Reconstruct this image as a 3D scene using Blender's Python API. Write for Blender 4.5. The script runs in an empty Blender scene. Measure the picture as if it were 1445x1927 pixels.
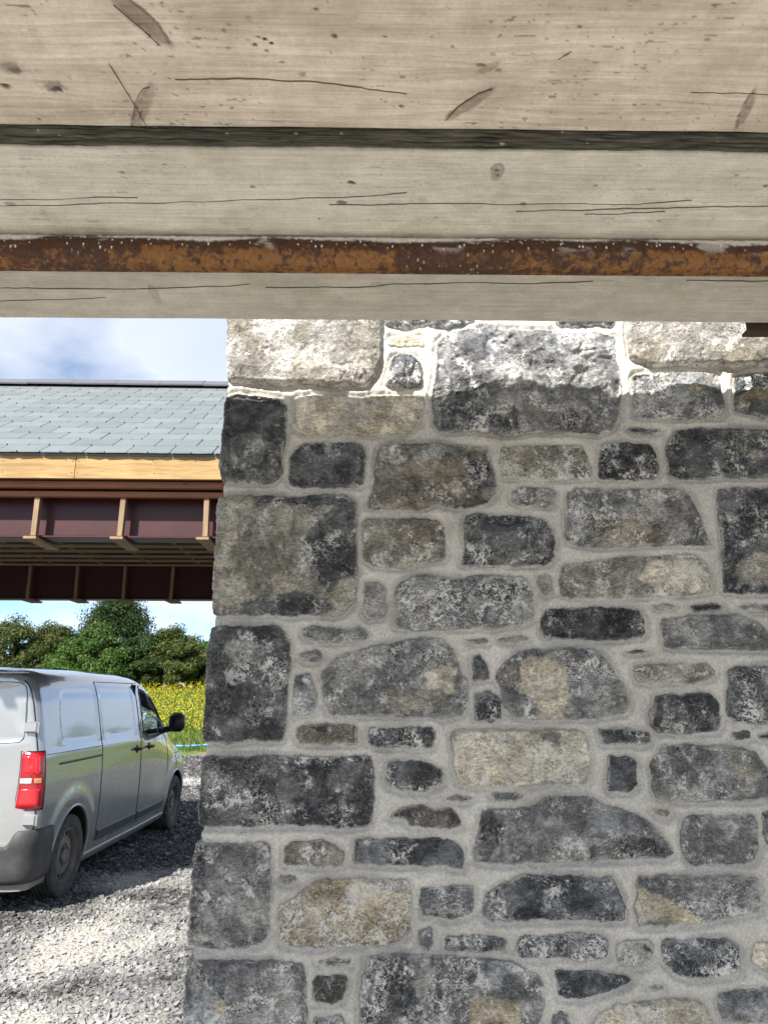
import bpy, math, random
import numpy as np
from mathutils import Vector, Matrix

random.seed(7)
R = math.radians
SC = bpy.context.scene

# ------------------------------------------------------------------ camera
CAM_Z = 1.66
PITCH = R(14.0)
FPX = 1400.0            # focal length in pixels of the 1445 x 1927 photograph
cam_d = bpy.data.cameras.new("camera")
cam_d.sensor_fit = 'VERTICAL'
cam_d.sensor_height = 24.0
cam_d.lens = 24.0 * FPX / 1927.0
cam_d.clip_start = 0.02
cam_d.clip_end = 4000
cam = bpy.data.objects.new("camera", cam_d)
SC.collection.objects.link(cam)
cam.location = (0, 0, CAM_Z)
cam.rotation_euler = (R(90) + PITCH, 0, 0)
SC.camera = cam

# ------------------------------------------------------------------ light
SUN_EL, SUN_AZ = R(40.0), R(27.0)       # sun stands behind the camera, to the left
world = bpy.data.worlds.new("World")
SC.world = world
world.use_nodes = True
wn, wl = world.node_tree.nodes, world.node_tree.links
wn.clear()
w_out = wn.new('ShaderNodeOutputWorld')
w_bg = wn.new('ShaderNodeBackground')
w_bg.inputs['Strength'].default_value = 0.069
sky = wn.new('ShaderNodeTexSky')
sky.sky_type = 'NISHITA'
sky.sun_disc = False
sky.sun_elevation = SUN_EL
sky.sun_rotation = math.pi + SUN_AZ
sky.altitude = 1500
sky.air_density = 0.8
sky.dust_density = 0.0
sky.ozone_density = 3.0
tc = wn.new('ShaderNodeTexCoord')
sep = wn.new('ShaderNodeSeparateXYZ')
wl.new(tc.outputs['Generated'], sep.inputs[0])
zc = wn.new('ShaderNodeMath'); zc.operation = 'MAXIMUM'; zc.inputs[1].default_value = 0.0
wl.new(sep.outputs['Z'], zc.inputs[0])
za = wn.new('ShaderNodeMath'); za.operation = 'ADD'; za.inputs[1].default_value = 0.16
wl.new(zc.outputs[0], za.inputs[0])
dx = wn.new('ShaderNodeMath'); dx.operation = 'DIVIDE'
dy = wn.new('ShaderNodeMath'); dy.operation = 'DIVIDE'
wl.new(sep.outputs['X'], dx.inputs[0]); wl.new(za.outputs[0], dx.inputs[1])
wl.new(sep.outputs['Y'], dy.inputs[0]); wl.new(za.outputs[0], dy.inputs[1])
cmb = wn.new('ShaderNodeCombineXYZ')
wl.new(dx.outputs[0], cmb.inputs[0]); wl.new(dy.outputs[0], cmb.inputs[1])
cmb.inputs[2].default_value = 1.3
cn = wn.new('ShaderNodeTexNoise'); cn.inputs['Scale'].default_value = 1.1
cn.inputs['Detail'].default_value = 9; cn.inputs['Roughness'].default_value = 0.52
cn.inputs['Distortion'].default_value = 0.25
wl.new(cmb.outputs[0], cn.inputs['Vector'])
cr = wn.new('ShaderNodeValToRGB')
cr.color_ramp.elements[0].position = 0.36; cr.color_ramp.elements[0].color = (0, 0, 0, 1)
cr.color_ramp.elements[1].position = 0.53; cr.color_ramp.elements[1].color = (1, 1, 1, 1)
wl.new(cn.outputs['Fac'], cr.inputs[0])
# cloud body: brighter where thin, greyer where thick
cr2 = wn.new('ShaderNodeValToRGB')
cr2.color_ramp.elements[0].position = 0.45; cr2.color_ramp.elements[0].color = (5.1, 5.35, 5.7, 1)
cr2.color_ramp.elements[1].position = 0.75; cr2.color_ramp.elements[1].color = (3.6, 4.05, 4.6, 1)
wl.new(cn.outputs['Fac'], cr2.inputs[0])
cmx = wn.new('ShaderNodeMixRGB')
cf = wn.new('ShaderNodeMath'); cf.operation = 'MULTIPLY'; cf.inputs[1].default_value = 0.80
wl.new(cr.outputs[0], cf.inputs[0])
wl.new(cf.outputs[0], cmx.inputs[0]); wl.new(sky.outputs[0], cmx.inputs[1]); wl.new(cr2.outputs[0], cmx.inputs[2])
wl.new(cmx.outputs[0], w_bg.inputs['Color'])
wl.new(w_bg.outputs[0], w_out.inputs[0])

sun_d = bpy.data.lights.new("sun", 'SUN')
sun_d.energy = 3.05
sun_d.angle = R(1.2)
sun_d.color = (1.0, 0.955, 0.88)
sun = bpy.data.objects.new("sun", sun_d)
SC.collection.objects.link(sun)
to_sun = Vector((-math.sin(SUN_AZ) * math.cos(SUN_EL), -math.cos(SUN_AZ) * math.cos(SUN_EL), math.sin(SUN_EL)))
sun.rotation_euler = to_sun.to_track_quat('Z', 'Y').to_euler()
sun.location = to_sun * 30

SC.view_settings.view_transform = 'Standard'
SC.view_settings.look = 'None'
SC.view_settings.gamma = 1
SC.view_settings.exposure = 1.7
SC.view_settings.use_curve_mapping = False
SC.render.engine = 'CYCLES'
SC.cycles.max_bounces = 8
SC.cycles.diffuse_bounces = 5

# ------------------------------------------------------------------ helpers
def pray(px, py):
    """direction through a point of the photograph"""
    a = (np.asarray(px, float) - 722.5) / FPX
    b = -(np.asarray(py, float) - 963.5) / FPX
    c, s = math.cos(PITCH), math.sin(PITCH)
    return a, c - b * s, s + b * c
def on_y(px, py, Y):
    x, y, z = pray(px, py); t = Y / y
    return x * t, z * t + CAM_Z
def on_z(px, py, Z):
    x, y, z = pray(px, py); t = (Z - CAM_Z) / z
    return x * t, y * t

_rs = np.random.RandomState(11)
_P = _rs.permutation(256); _P = np.concatenate([_P, _P, _P])
_G = np.stack([np.cos(np.arange(256) * 2.399963), np.sin(np.arange(256) * 2.399963)], 1)
def perlin(x, y, seed=0):
    x = np.asarray(x, float) + seed * 17.31; y = np.asarray(y, float) + seed * 9.17
    xi = np.floor(x).astype(int); yi = np.floor(y).astype(int)
    xf = x - xi; yf = y - yi
    u = xf * xf * xf * (xf * (xf * 6 - 15) + 10); v = yf * yf * yf * (yf * (yf * 6 - 15) + 10)
    def g(ix, iy, fx, fy):
        h = _P[(_P[(ix + seed * 31) & 255] + iy) & 255]
        gg = _G[h]
        return gg[..., 0] * fx + gg[..., 1] * fy
    a = g(xi, yi, xf, yf); b = g(xi + 1, yi, xf - 1, yf)
    c = g(xi, yi + 1, xf, yf - 1); d = g(xi + 1, yi + 1, xf - 1, yf - 1)
    return (a + (b - a) * u) * (1 - v) + (c + (d - c) * u) * v
def fbm(x, y, seed=0, octv=4, gain=0.5, lac=2.03):
    r = 0; amp = 1.0; f = 1.0
    for o in range(octv):
        r = r + amp * perlin(np.asarray(x) * f, np.asarray(y) * f, seed + o * 7); amp *= gain; f *= lac
    return r
def sstep(a, b, x):
    t = np.clip((x - a) / (b - a), 0, 1)
    return t * t * (3 - 2 * t)

def new_obj(name, mesh, parent=None, loc=None, label=None, cat=None, group=None, kind=None):
    o = bpy.data.objects.new(name, mesh)
    SC.collection.objects.link(o)
    if parent: o.parent = parent
    if loc is not None: o.location = loc
    if label: o['label'] = label
    if cat: o['category'] = cat
    if group: o['group'] = group
    if kind: o['kind'] = kind
    return o
def empty(name, loc, rz=0, label=None, cat=None, group=None):
    o = new_obj(name, None, None, loc, label, cat, group)
    o.rotation_euler.z = rz
    o.empty_display_size = 0.2
    return o
def np_mesh(name, verts, faces, mat, smooth=True, col=None, extra=None):
    """verts (n,3) array; faces (m,3|4) array; vertex colours (n,3)"""
    me = bpy.data.meshes.new(name)
    verts = np.asarray(verts, np.float32); faces = np.asarray(faces, np.int32)
    nv, nf, k = len(verts), len(faces), faces.shape[1]
    me.vertices.add(nv); me.vertices.foreach_set('co', verts.ravel())
    me.loops.add(nf * k); me.loops.foreach_set('vertex_index', faces.ravel())
    me.polygons.add(nf)
    me.polygons.foreach_set('loop_start', np.arange(0, nf * k, k, dtype=np.int32))
    me.polygons.foreach_set('use_smooth', np.full(nf, smooth))
    if col is not None:
        ca = me.color_attributes.new('Col', 'FLOAT_COLOR', 'POINT')
        c4 = np.ones((nv, 4), np.float32); c4[:, :3] = col
        ca.data.foreach_set('color', c4.ravel())
    if extra:
        for n_, a_ in extra.items():
            at = me.attributes.new(n_, 'FLOAT', 'POINT')
            at.data.foreach_set('value', np.asarray(a_, np.float32))
    me.update(calc_edges=True)
    me.validate()
    if mat: me.materials.append(mat)
    return me
def grid_faces(nu, nv):
    i = np.arange(nu - 1)[:, None] * nv + np.arange(nv - 1)[None, :]
    i = i.ravel()
    return np.stack([i, i + nv, i + nv + 1, i + 1], 1)

class MB:
    """collects simple shapes into one mesh"""
    def __init__(s): s.v = []; s.f = []; s.m = []; s.mats = []
    def mi(s, mat):
        if mat is None: return 0
        if mat not in s.mats: s.mats.append(mat)
        return s.mats.index(mat)
    def add(s, vs, fs, mat=None):
        b = len(s.v); s.v += [tuple(map(float, v)) for v in vs]
        k = s.mi(mat)
        for f in fs: s.f.append([b + i for i in f]); s.m.append(k)
    def box(s, x0, x1, y0, y1, z0, z1, mat=None, ch=0.0, M=None):
        if ch <= 0:
            vs = [(x0, y0, z0), (x1, y0, z0), (x1, y1, z0), (x0, y1, z0), (x0, y0, z1), (x1, y0, z1), (x1, y1, z1), (x0, y1, z1)]
            fs = [(0, 3, 2, 1), (4, 5, 6, 7), (0, 1, 5, 4), (1, 2, 6, 5), (2, 3, 7, 6), (3, 0, 4, 7)]
        else:
            c = min(ch, abs(x1 - x0) / 2.1, abs(y1 - y0) / 2.1, abs(z1 - z0) / 2.1)
            vs = []; idx = {}
            for ix, (xa, sx) in enumerate(((x0, 1), (x1, -1))):
                for iy, (ya, sy) in enumerate(((y0, 1), (y1, -1))):
                    for iz, (z_, sz) in enumerate(((z0, 1), (z1, -1))):
                        for a in range(3):
                            p = [xa + sx * c, ya + sy * c, z_ + sz * c]
                            p[a] = (xa, ya, z_)[a]
                            idx[(ix, iy, iz, a)] = len(vs); vs.append(tuple(p))
            fs = []
            q = [(0, 0), (1, 0), (1, 1), (0, 1)]
            for e in (0, 1):
                f = [idx[(e, a, b, 0)] for a, b in q]; fs.append(f if e else f[::-1])
                f = [idx[(a, e, b, 1)] for a, b in q]; fs.append(f[::-1] if e else f)
                f = [idx[(a, b, e, 2)] for a, b in q]; fs.append(f if e else f[::-1])
            for a in (0, 1):
                for b in (0, 1):
                    fs.append([idx[(a, b, 0, 0)], idx[(a, b, 1, 0)], idx[(a, b, 1, 1)], idx[(a, b, 0, 1)]])
                    fs.append([idx[(a, 0, b, 0)], idx[(a, 1, b, 0)], idx[(a, 1, b, 2)], idx[(a, 0, b, 2)]])
                    fs.append([idx[(0, a, b, 1)], idx[(1, a, b, 1)], idx[(1, a, b, 2)], idx[(0, a, b, 2)]])
                    for d in (0, 1): fs.append([idx[(a, b, d, 0)], idx[(a, b, d, 1)], idx[(a, b, d, 2)]])
        if M is not None: vs = [tuple(M @ Vector(v)) for v in vs]
        s.add(vs, fs, mat)
    def tube(s, pts, r, n=8, mat=None, cap=True):
        pts = [Vector(p) for p in pts]; rs = r if isinstance(r, (list, tuple)) else [r] * len(pts)
        t0 = (pts[1] - pts[0]).normalized()
        ref = Vector((0, 0, 1)) if abs(t0.z) < 0.9 else Vector((1, 0, 0))
        vs = []
        for i, p in enumerate(pts):
            t = (pts[min(i + 1, len(pts) - 1)] - pts[max(i - 1, 0)]).normalized()
            a = t.cross(ref).normalized(); b = a.cross(t).normalized()
            for k in range(n):
                an = 2 * math.pi * k / n
                vs.append(p + (a * math.cos(an) + b * math.sin(an)) * rs[i])
        fs = []
        for i in range(len(pts) - 1):
            for k in range(n):
                k2 = (k + 1) % n
                fs.append((i * n + k, i * n + k2, (i + 1) * n + k2, (i + 1) * n + k))
        if cap:
            fs.append(tuple(range(n - 1, -1, -1))); fs.append(tuple((len(pts) - 1) * n + k for k in range(n)))
        s.add(vs, fs, mat)
    def lathe(s, prof, n=32, mat=None, axis='x', c=(0, 0, 0), closed=False):
        """prof: (axial, radius) pairs, spun about the axis"""
        vs = []
        for a, r in prof:
            for k in range(n):
                an = 2 * math.pi * k / n
                if axis == 'x': vs.append((c[0] + a, c[1] + r * math.cos(an), c[2] + r * math.sin(an)))
                else: vs.append((c[0] + r * math.cos(an), c[1] + r * math.sin(an), c[2] + a))
        fs = []
        m = len(prof)
        for i in range(m if closed else m - 1):
            for k in range(n):
                k2 = (k + 1) % n; j = (i + 1) % m
                fs.append((i * n + k, i * n + k2, j * n + k2, j * n + k))
        s.add(vs, fs, mat)
    def grid(s, pts, nu, nv, mat=None): s.add(pts, [tuple(f) for f in grid_faces(nu, nv)], mat)
    def mesh(s, name, mat=None, smooth=False, angle=None):
        me = bpy.data.meshes.new(name); me.from_pydata(s.v, [], s.f)
        if s.mats:
            for m in s.mats: me.materials.append(m)
            me.polygons.foreach_set('material_index', s.m)
        elif mat: me.materials.append(mat)
        import bmesh
        bm = bmesh.new(); bm.from_mesh(me); bmesh.ops.recalc_face_normals(bm, faces=bm.faces[:])
        if angle is not None:
            for e in bm.edges:
                if len(e.link_faces) == 2 and e.calc_face_angle(0) > angle: e.smooth = False
        bm.to_mesh(me); bm.free()
        if smooth: me.polygons.foreach_set('use_smooth', [True] * len(me.polygons))
        me.update()
        return me
    def obj(s, name, mat=None, parent=None, smooth=False, angle=None, **k):
        return new_obj(name, s.mesh(name, mat, smooth, angle), parent, **k)

# ------------------------------------------------------------------ materials
class NT:
    def __init__(s, name):
        s.m = bpy.data.materials.new(name); s.m.use_nodes = True
        s.t = s.m.node_tree; s.n = s.t.nodes; s.l = s.t.links
        s.b = s.n['Principled BSDF']
    def N(s, typ, **k):
        n = s.n.new('ShaderNode' + typ)
        for a, v in k.items():
            if a.startswith('i_'): n.inputs[a[2:].replace('_', ' ')].default_value = v
            else: setattr(n, a, v)
        return n
    def L(s, a, b): s.l.new(a, b)
    def obj(s, scale=(1, 1, 1), rnd=False, rot=(0, 0, 0)):
        t = s.N('TexCoord'); m = s.N('Mapping'); m.inputs['Scale'].default_value = scale
        m.inputs['Rotation'].default_value = rot
        s.L(t.outputs['Object'], m.inputs['Vector'])
        if rnd:
            oi = s.N('ObjectInfo'); mu = s.N('Math', operation='MULTIPLY'); mu.inputs[1].default_value = 37.0
            s.L(oi.outputs['Random'], mu.inputs[0])
            s.L(mu.outputs[0], m.inputs['Location'])
        return m.outputs[0]
    def noise(s, vec, scale, detail=4, rough=0.5, dist=0.0):
        n = s.N('TexNoise'); n.inputs['Scale'].default_value = scale; n.inputs['Detail'].default_value = detail
        n.inputs['Roughness'].default_value = rough; n.inputs['Distortion'].default_value = dist
        if vec is not None: s.L(vec, n.inputs['Vector'])
        return n.outputs['Fac']
    def ramp(s, fac, stops):
        r = s.N('ValToRGB'); e = r.color_ramp.elements
        while len(e) < len(stops): e.new(0.5)
        for i, (p, c) in enumerate(stops):
            e[i].position = p
            e[i].color = (c, c, c, 1) if isinstance(c, (int, float)) else tuple(c) + (1,)
        s.L(fac, r.inputs[0]); return r.outputs[0]
    def mix(s, fac, a, b, mode='MIX'):
        m = s.N('MixRGB', blend_type=mode)
        for i, v in ((0, fac), (1, a), (2, b)):
            if isinstance(v, (int, float)): m.inputs[i].default_value = v if i == 0 else (v, v, v, 1)
            elif isinstance(v, tuple): m.inputs[i].default_value = v + (1,)
            else: s.L(v, m.inputs[i])
        return m.outputs[0]
    def math(s, op, a, b=0.0):
        m = s.N('Math', operation=op)
        for i, v in ((0, a), (1, b)):
            if isinstance(v, (int, float)): m.inputs[i].default_value = v
            else: s.L(v, m.inputs[i])
        return m.outputs[0]
    def attr(s, name, out='Color'):
        a = s.N('Attribute'); a.attribute_name = name; return a.outputs[out]
    def base(s, c):
        if isinstance(c, tuple): s.b.inputs['Base Color'].default_value = c + (1,)
        else: s.L(c, s.b.inputs['Base Color'])
    def set(s, **k):
        for a, v in k.items():
            i = s.b.inputs[a.replace('_', ' ')]
            if isinstance(v, (int, float, tuple)): i.default_value = v
            else: s.L(v, i)
    def bump(s, h, strength=0.5, dist=0.01, prev=None):
        b = s.N('Bump'); b.inputs['Strength'].default_value = strength; b.inputs['Distance'].default_value = dist
        s.L(h, b.inputs['Height'])
        if prev is not None: s.L(prev, b.inputs['Normal'])
        s.L(b.outputs[0], s.b.inputs['Normal']); return b.outputs[0]
def plain(name, c, rough=0.6, metal=0.0, var=0.0, scale=20, bump=0.0, spec=0.5):
    t = NT(name)
    if var > 0:
        n = t.noise(t.obj(rnd=True), scale, 5, 0.6)
        t.base(t.mix(n, tuple(x * (1 - var) for x in c), tuple(min(1, x * (1 + var)) for x in c)))
        if bump > 0: t.bump(n, 0.6, bump)
    else: t.base(c)
    t.set(Roughness=rough, Metallic=metal)
    t.b.inputs['Specular IOR Level'].default_value = spec
    return t.m

# ================================================================== GROUND
def dust_bounce(x, y):
    """where pale lime dust lies on the gravel, plus unseen patches added for bounce light"""
    d = np.zeros_like(x, dtype=float)
    for cx, cy, rx, ry, a in ((-2.0, 5.75, 0.6, 0.95, 1.1), (-1.95, 4.25, 0.9, 0.50, 1.2), (-2.35, 7.55, 0.6, 0.40, 1.0),
                              (-1.2, 4.9, 0.35, 0.9, 0.35), (-4.6, 16.0, 2.2, 0.9, 0.9), (-3.4, 3.6, 0.8, 0.5, 0.8), (0.4, 3.0, 0.9, 0.5, 0.7),
                              (0.4, 0.2, 3.4, 2.0, 1.4), (-1.0, -2.0, 4.5, 3.6, 1.3), (1.4, -3.2, 4.5, 3.8, 1.2), (-6.0, -3, 5, 6, 1.1)):  # unseen pale patches, added to bounce light up to the wall and boards
        q = ((x - cx) / rx) ** 2 + ((y - cy) / ry) ** 2
        d = np.maximum(d, a * np.exp(-q))
    n = fbm(x * 2.2, y * 2.2, 5, 4)
    return np.clip(d * 1.25 + n * 0.75 - 0.18, 0, 1)
t = NT('gravel_ground')
v = t.obj()
col = t.attr('Col')
n1 = t.noise(v, 55, 6, 0.7); n2 = t.noise(v, 9, 5, 0.6)
vo = t.N('TexVoronoi'); vo.inputs['Scale'].default_value = 42; t.L(v, vo.inputs['Vector'])
c = t.mix(0.75, col, t.ramp(n1, [(0.3, 0.35), (0.7, 1.5)]), 'MULTIPLY')
c = t.mix(0.6, c, t.ramp(vo.outputs['Distance'], [(0.0, 1.5), (0.55, 0.55)]), 'MULTIPLY')
t.base(c); t.set(Roughness=0.95)
b1 = t.bump(vo.outputs['Distance'], 0.7, -0.012)
t.bump(n1, 0.5, 0.01, b1)
M_GRAVEL = t.m
def ground_height(x, y):
    h = 0.010 * fbm(x * 1.3, y * 1.3, 2, 3)
    far = sstep(19.0, 22.5, y)
    return h + far * 0.10 * (0.5 + fbm(x * 0.8, y * 0.8, 9, 4))
xs = np.concatenate([[-1500, -400, -120, -50, -25, -15], np.arange(-11, 6.01, 0.12), [9, 15, 30, 80, 300, 1500]])
ys = np.concatenate([[-1500, -300, -60, -20, -8, -4], np.arange(0, 24.5, 0.12), [26, 40, 100, 400, 1800]])
X, Y = np.meshgrid(xs, ys, indexing='ij')
near = sstep(-14, -10, X) * (1 - sstep(5.5, 8, X)) * sstep(-3, 0, Y) * (1 - sstep(24.4, 25, Y))
Z = ground_height(X, Y) * near - 0.02 * (Y > 25)
du = dust_bounce(X, Y)
cA = np.array([0.115, 0.115, 0.117]); cB = np.array([0.54, 0.51, 0.45]); cC = np.array([0.26, 0.20, 0.145])
C = cA + (cB - cA) * du[..., None]
wb = (sstep(20.0, 21.2, Y + fbm(X, Y, 4, 2)) * (1 - sstep(23.5, 24.5, Y)))[..., None]
C = C + (cC - C) * wb
me = np_mesh('ground', np.stack([X.ravel(), Y.ravel(), Z.ravel()], 1), grid_faces(len(xs), len(ys)), M_GRAVEL, True, C.reshape(-1, 3))
new_obj('ground', me, kind='structure')

# loose gravel, the stones themselves
t = NT('gravel_stone')
v = t.obj(); n1 = t.noise(v, 160, 3, 0.6)
t.base(t.mix(0.6, t.attr('Col'), t.ramp(n1, [(0.3, 0.6), (0.7, 1.35)]), 'MULTIPLY'))
t.set(Roughness=0.9); t.bump(n1, 0.4, 0.003)
M_GSTONE = t.m
def gravel(name, n, y0, y1, smin, smax, xl, xr, seed, wide=False):
    rs = np.random.RandomState(seed)
    ico = np.array([(-1, -1, -1), (1, -1, -1), (1, 1, -1), (-1, 1, -1), (-1, -1, 1), (1, -1, 1), (1, 1, 1), (-1, 1, 1)], float) * 0.66
    icf = np.array([(0, 3, 2), (0, 2, 1), (4, 5, 6), (4, 6, 7), (0, 1, 5), (0, 5, 4), (1, 2, 6), (1, 6, 5), (2, 3, 7), (2, 7, 6), (3, 0, 4), (3, 4, 7)])
    # sampling: denser near the camera
    u = rs.rand(n * 2); yy = y0 * (y1 / y0) ** u
    a = rs.rand(n * 2); l = xl * yy - 0.35; r = xr * yy + 0.25
    if wide: l, r = xl - 0.25 * yy, xr + 0.05 * yy
    xx = l + (r - l) * a
    xx, yy = xx[:n], yy[:n]
    sz = smin * (smax / smin) ** (rs.rand(n) ** 2.2) * (0.75 + 0.07 * yy)
    base = ico[None] * (1 + 0.22 * rs.randn(n, 8, 1) + 0.30 * rs.randn(n, 8, 3)) * np.stack([1 + .25 * rs.rand(n), .75 + .3 * rs.rand(n), .42 + .25 * rs.rand(n)], 1)[:, None]
    th = rs.rand(n) * 6.283; tl = rs.randn(n) * 0.35
    ct, st = np.cos(tl)[:, None], np.sin(tl)[:, None]
    bx, bz = base[..., 0] * ct - base[..., 2] * st, base[..., 0] * st + base[..., 2] * ct
    c_, s_ = np.cos(th)[:, None], np.sin(th)[:, None]
    px = bx * c_ - base[..., 1] * s_; py = bx * s_ + base[..., 1] * c_
    zz = ground_height(xx, yy) + sz * (0.10 + 0.35 * rs.rand(n))
    zz -= sz * 1.6 * (rs.rand(n) < 0.86 * dust_bounce(xx, yy))
    V = np.stack([px * sz[:, None] + xx[:, None], py * sz[:, None] + yy[:, None], bz * sz[:, None] + zz[:, None]], -1).reshape(-1, 3)
    F = (icf[None] + np.arange(n)[:, None, None] * 8).reshape(-1, 3)
    du = dust_bounce(xx, yy)
    tone = 0.050 + 0.19 * rs.rand(n) ** 2.2
    tone = tone * (1 - du * 0.55) + (0.40 + 0.14 * rs.rand(n)) * du * 0.75
    tint = rs.rand(n)
    C = np.stack([tone * (1.0 + .04 * tint), tone * (1.0 + .0 * tint), tone * (1.03 - .12 * tint)], 1)
    red = rs.rand(n) < 0.012; C[red] = C[red] * np.array([1.15, 1.0, .82])
    me = np_mesh(name, V, F, M_GSTONE, False, np.repeat(C, 8, 0))
    return new_obj(name, me, kind='stuff', label='loose grey and white crushed gravel covering the ground', cat='gravel')
gravel('gravel', 95000, 3.3, 22.0, 0.0065, 0.020, -0.62, -0.16, 3)
gravel('gravel', 52000, 1.5, 22.0, 0.011, 0.026, -3.2, 1.4, 9, True)

# ---------------------------------------------------------------- field
FY = [19, 22.3, 23.5, 26, 34, 48, 70, 200, 900, 1900]
FZ = [-0.4, -0.05, 0.12, 0.35, 1.05, 2.25, 2.6, 2.6, 2.0, 1.0]
def field_height(x, y): return np.interp(y, FY, FZ) + 0.10 * fbm(x * 0.25, y * 0.25, 3, 3) * sstep(21, 26, y)
t = NT('meadow'); v = t.obj()
n1 = t.noise(v, 3.5, 6, 0.65); n2 = t.noise(v, 0.35, 3)
c = t.ramp(n1, [(0.3, (0.045, 0.085, 0.016)), (0.55, (0.10, 0.17, 0.03)), (0.75, (0.21, 0.22, 0.06))])
c = t.mix(t.ramp(n2, [(0.4, 0.0), (0.65, 0.5)]), c, (0.20, 0.17, 0.08))
t.base(c); t.set(Roughness=0.9); t.bump(n1, 0.8, 0.08)
M_MEADOW = t.m
xs = np.concatenate([[-1500, -300, -80], np.linspace(-45, 45, 120), [80, 300, 1500]])
ys = np.concatenate([np.linspace(19, 52, 90), [60, 80, 200, 500, 900, 1900]])
X, Y = np.meshgrid(xs, ys, indexing='ij')
me = np_mesh('field', np.stack([X.ravel(), Y.ravel(), field_height(X, Y).ravel()], 1), grid_faces(len(xs), len(ys)), M_MEADOW)
new_obj('field', me, kind='structure')

def blades(name, n, x0, x1, y0, y1, hmin, hmax, wd, mat, seed, label, cat, zoff=0.0, flat=False, colf=None):
    rs = np.random.RandomState(seed)
    yy = y0 + (y1 - y0) * rs.rand(n); xx = (x0 + (x1 - x0) * rs.rand(n)) * (yy / y0)
    zz = field_height(xx, yy) + (zoff * (0.6 + 0.7 * rs.rand(n)) if zoff else 0)
    th = rs.rand(n) * 6.283; h = hmin + (hmax - hmin) * rs.rand(n)
    dx_, dy_ = np.cos(th) * wd, np.sin(th) * wd
    lx, ly = rs.randn(n) * .3 * h, rs.randn(n) * .3 * h
    V = np.stack([np.stack([xx - dx_, yy - dy_, zz], 1), np.stack([xx + dx_, yy + dy_, zz], 1),
                  np.stack([xx + lx + dx_ * .6, yy + ly + dy_ * .6, zz + h], 1), np.stack([xx + lx - dx_ * .6, yy + ly - dy_ * .6, zz + h], 1)], 1).reshape(-1, 3)
    F = np.arange(n * 4).reshape(-1, 4)
    C = None
    if colf is not None: C = np.repeat(colf(rs, n), 4, 0)
    new_obj(name, np_mesh(name, V, F, mat, False, C), kind='stuff', label=label, cat=cat)
def leafy(name, rough=0.6, trans=0.36):
    t = NT(name); c = t.attr('Col'); t.base(c); t.set(Roughness=rough)
    t.b.inputs['Specular IOR Level'].default_value = 0.3
    tr = t.N('BsdfTranslucent'); t.L(t.mix(1.0, c, (1.0, 1.15, 0.6), 'MULTIPLY'), tr.inputs['Color'])
    mx = t.N('MixShader'); mx.inputs[0].default_value = trans
    t.L(t.b.outputs[0], mx.inputs[1]); t.L(tr.outputs[0], mx.inputs[2])
    t.L(mx.outputs[0], t.n['Material Output'].inputs[0])
    return t.m
M_LEAF = leafy('foliage')
def gcol(rs, n):
    a = rs.rand(n, 1); return np.array([0.08, 0.13, 0.025]) * (1 - a) + np.array([0.20, 0.24, 0.05]) * a
def ycol(rs, n):
    a = rs.rand(n, 1); return np.array([0.50, 0.40, 0.01]) * (1 - a) + np.array([0.68, 0.56, 0.03]) * a
blades('grass', 40000, -16, 3, 23.4, 47, 0.10, 0.30, 0.02, M_LEAF, 4, 'long green meadow grass growing behind the gravel yard', 'grass', colf=gcol)
blades('yellow_flower', 24000, -16, 3, 25.5, 48, 0.02, 0.055, 0.023, M_LEAF, 5, 'yellow wildflowers spread over the meadow in front of the hedge', 'flowers', zoff=0.42, colf=ycol)

# blue water pipe on the grass bank
m = MB(); pts = []
for i in range(24):
    x = -10 + i * 0.35
    pts.append((x, 23.9 + 0.10 * math.sin(i * .5), float(field_height(np.array(x), np.array(23.9))) + 0.13 + .02 * math.sin(i)))
m.tube(pts, 0.030, 8)
m.obj('water_pipe', plain('blue_plastic', (0.10, 0.38, 0.75), 0.4), smooth=True, label='light blue plastic water pipe lying on the grass bank beyond the van', cat='pipe')

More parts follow.
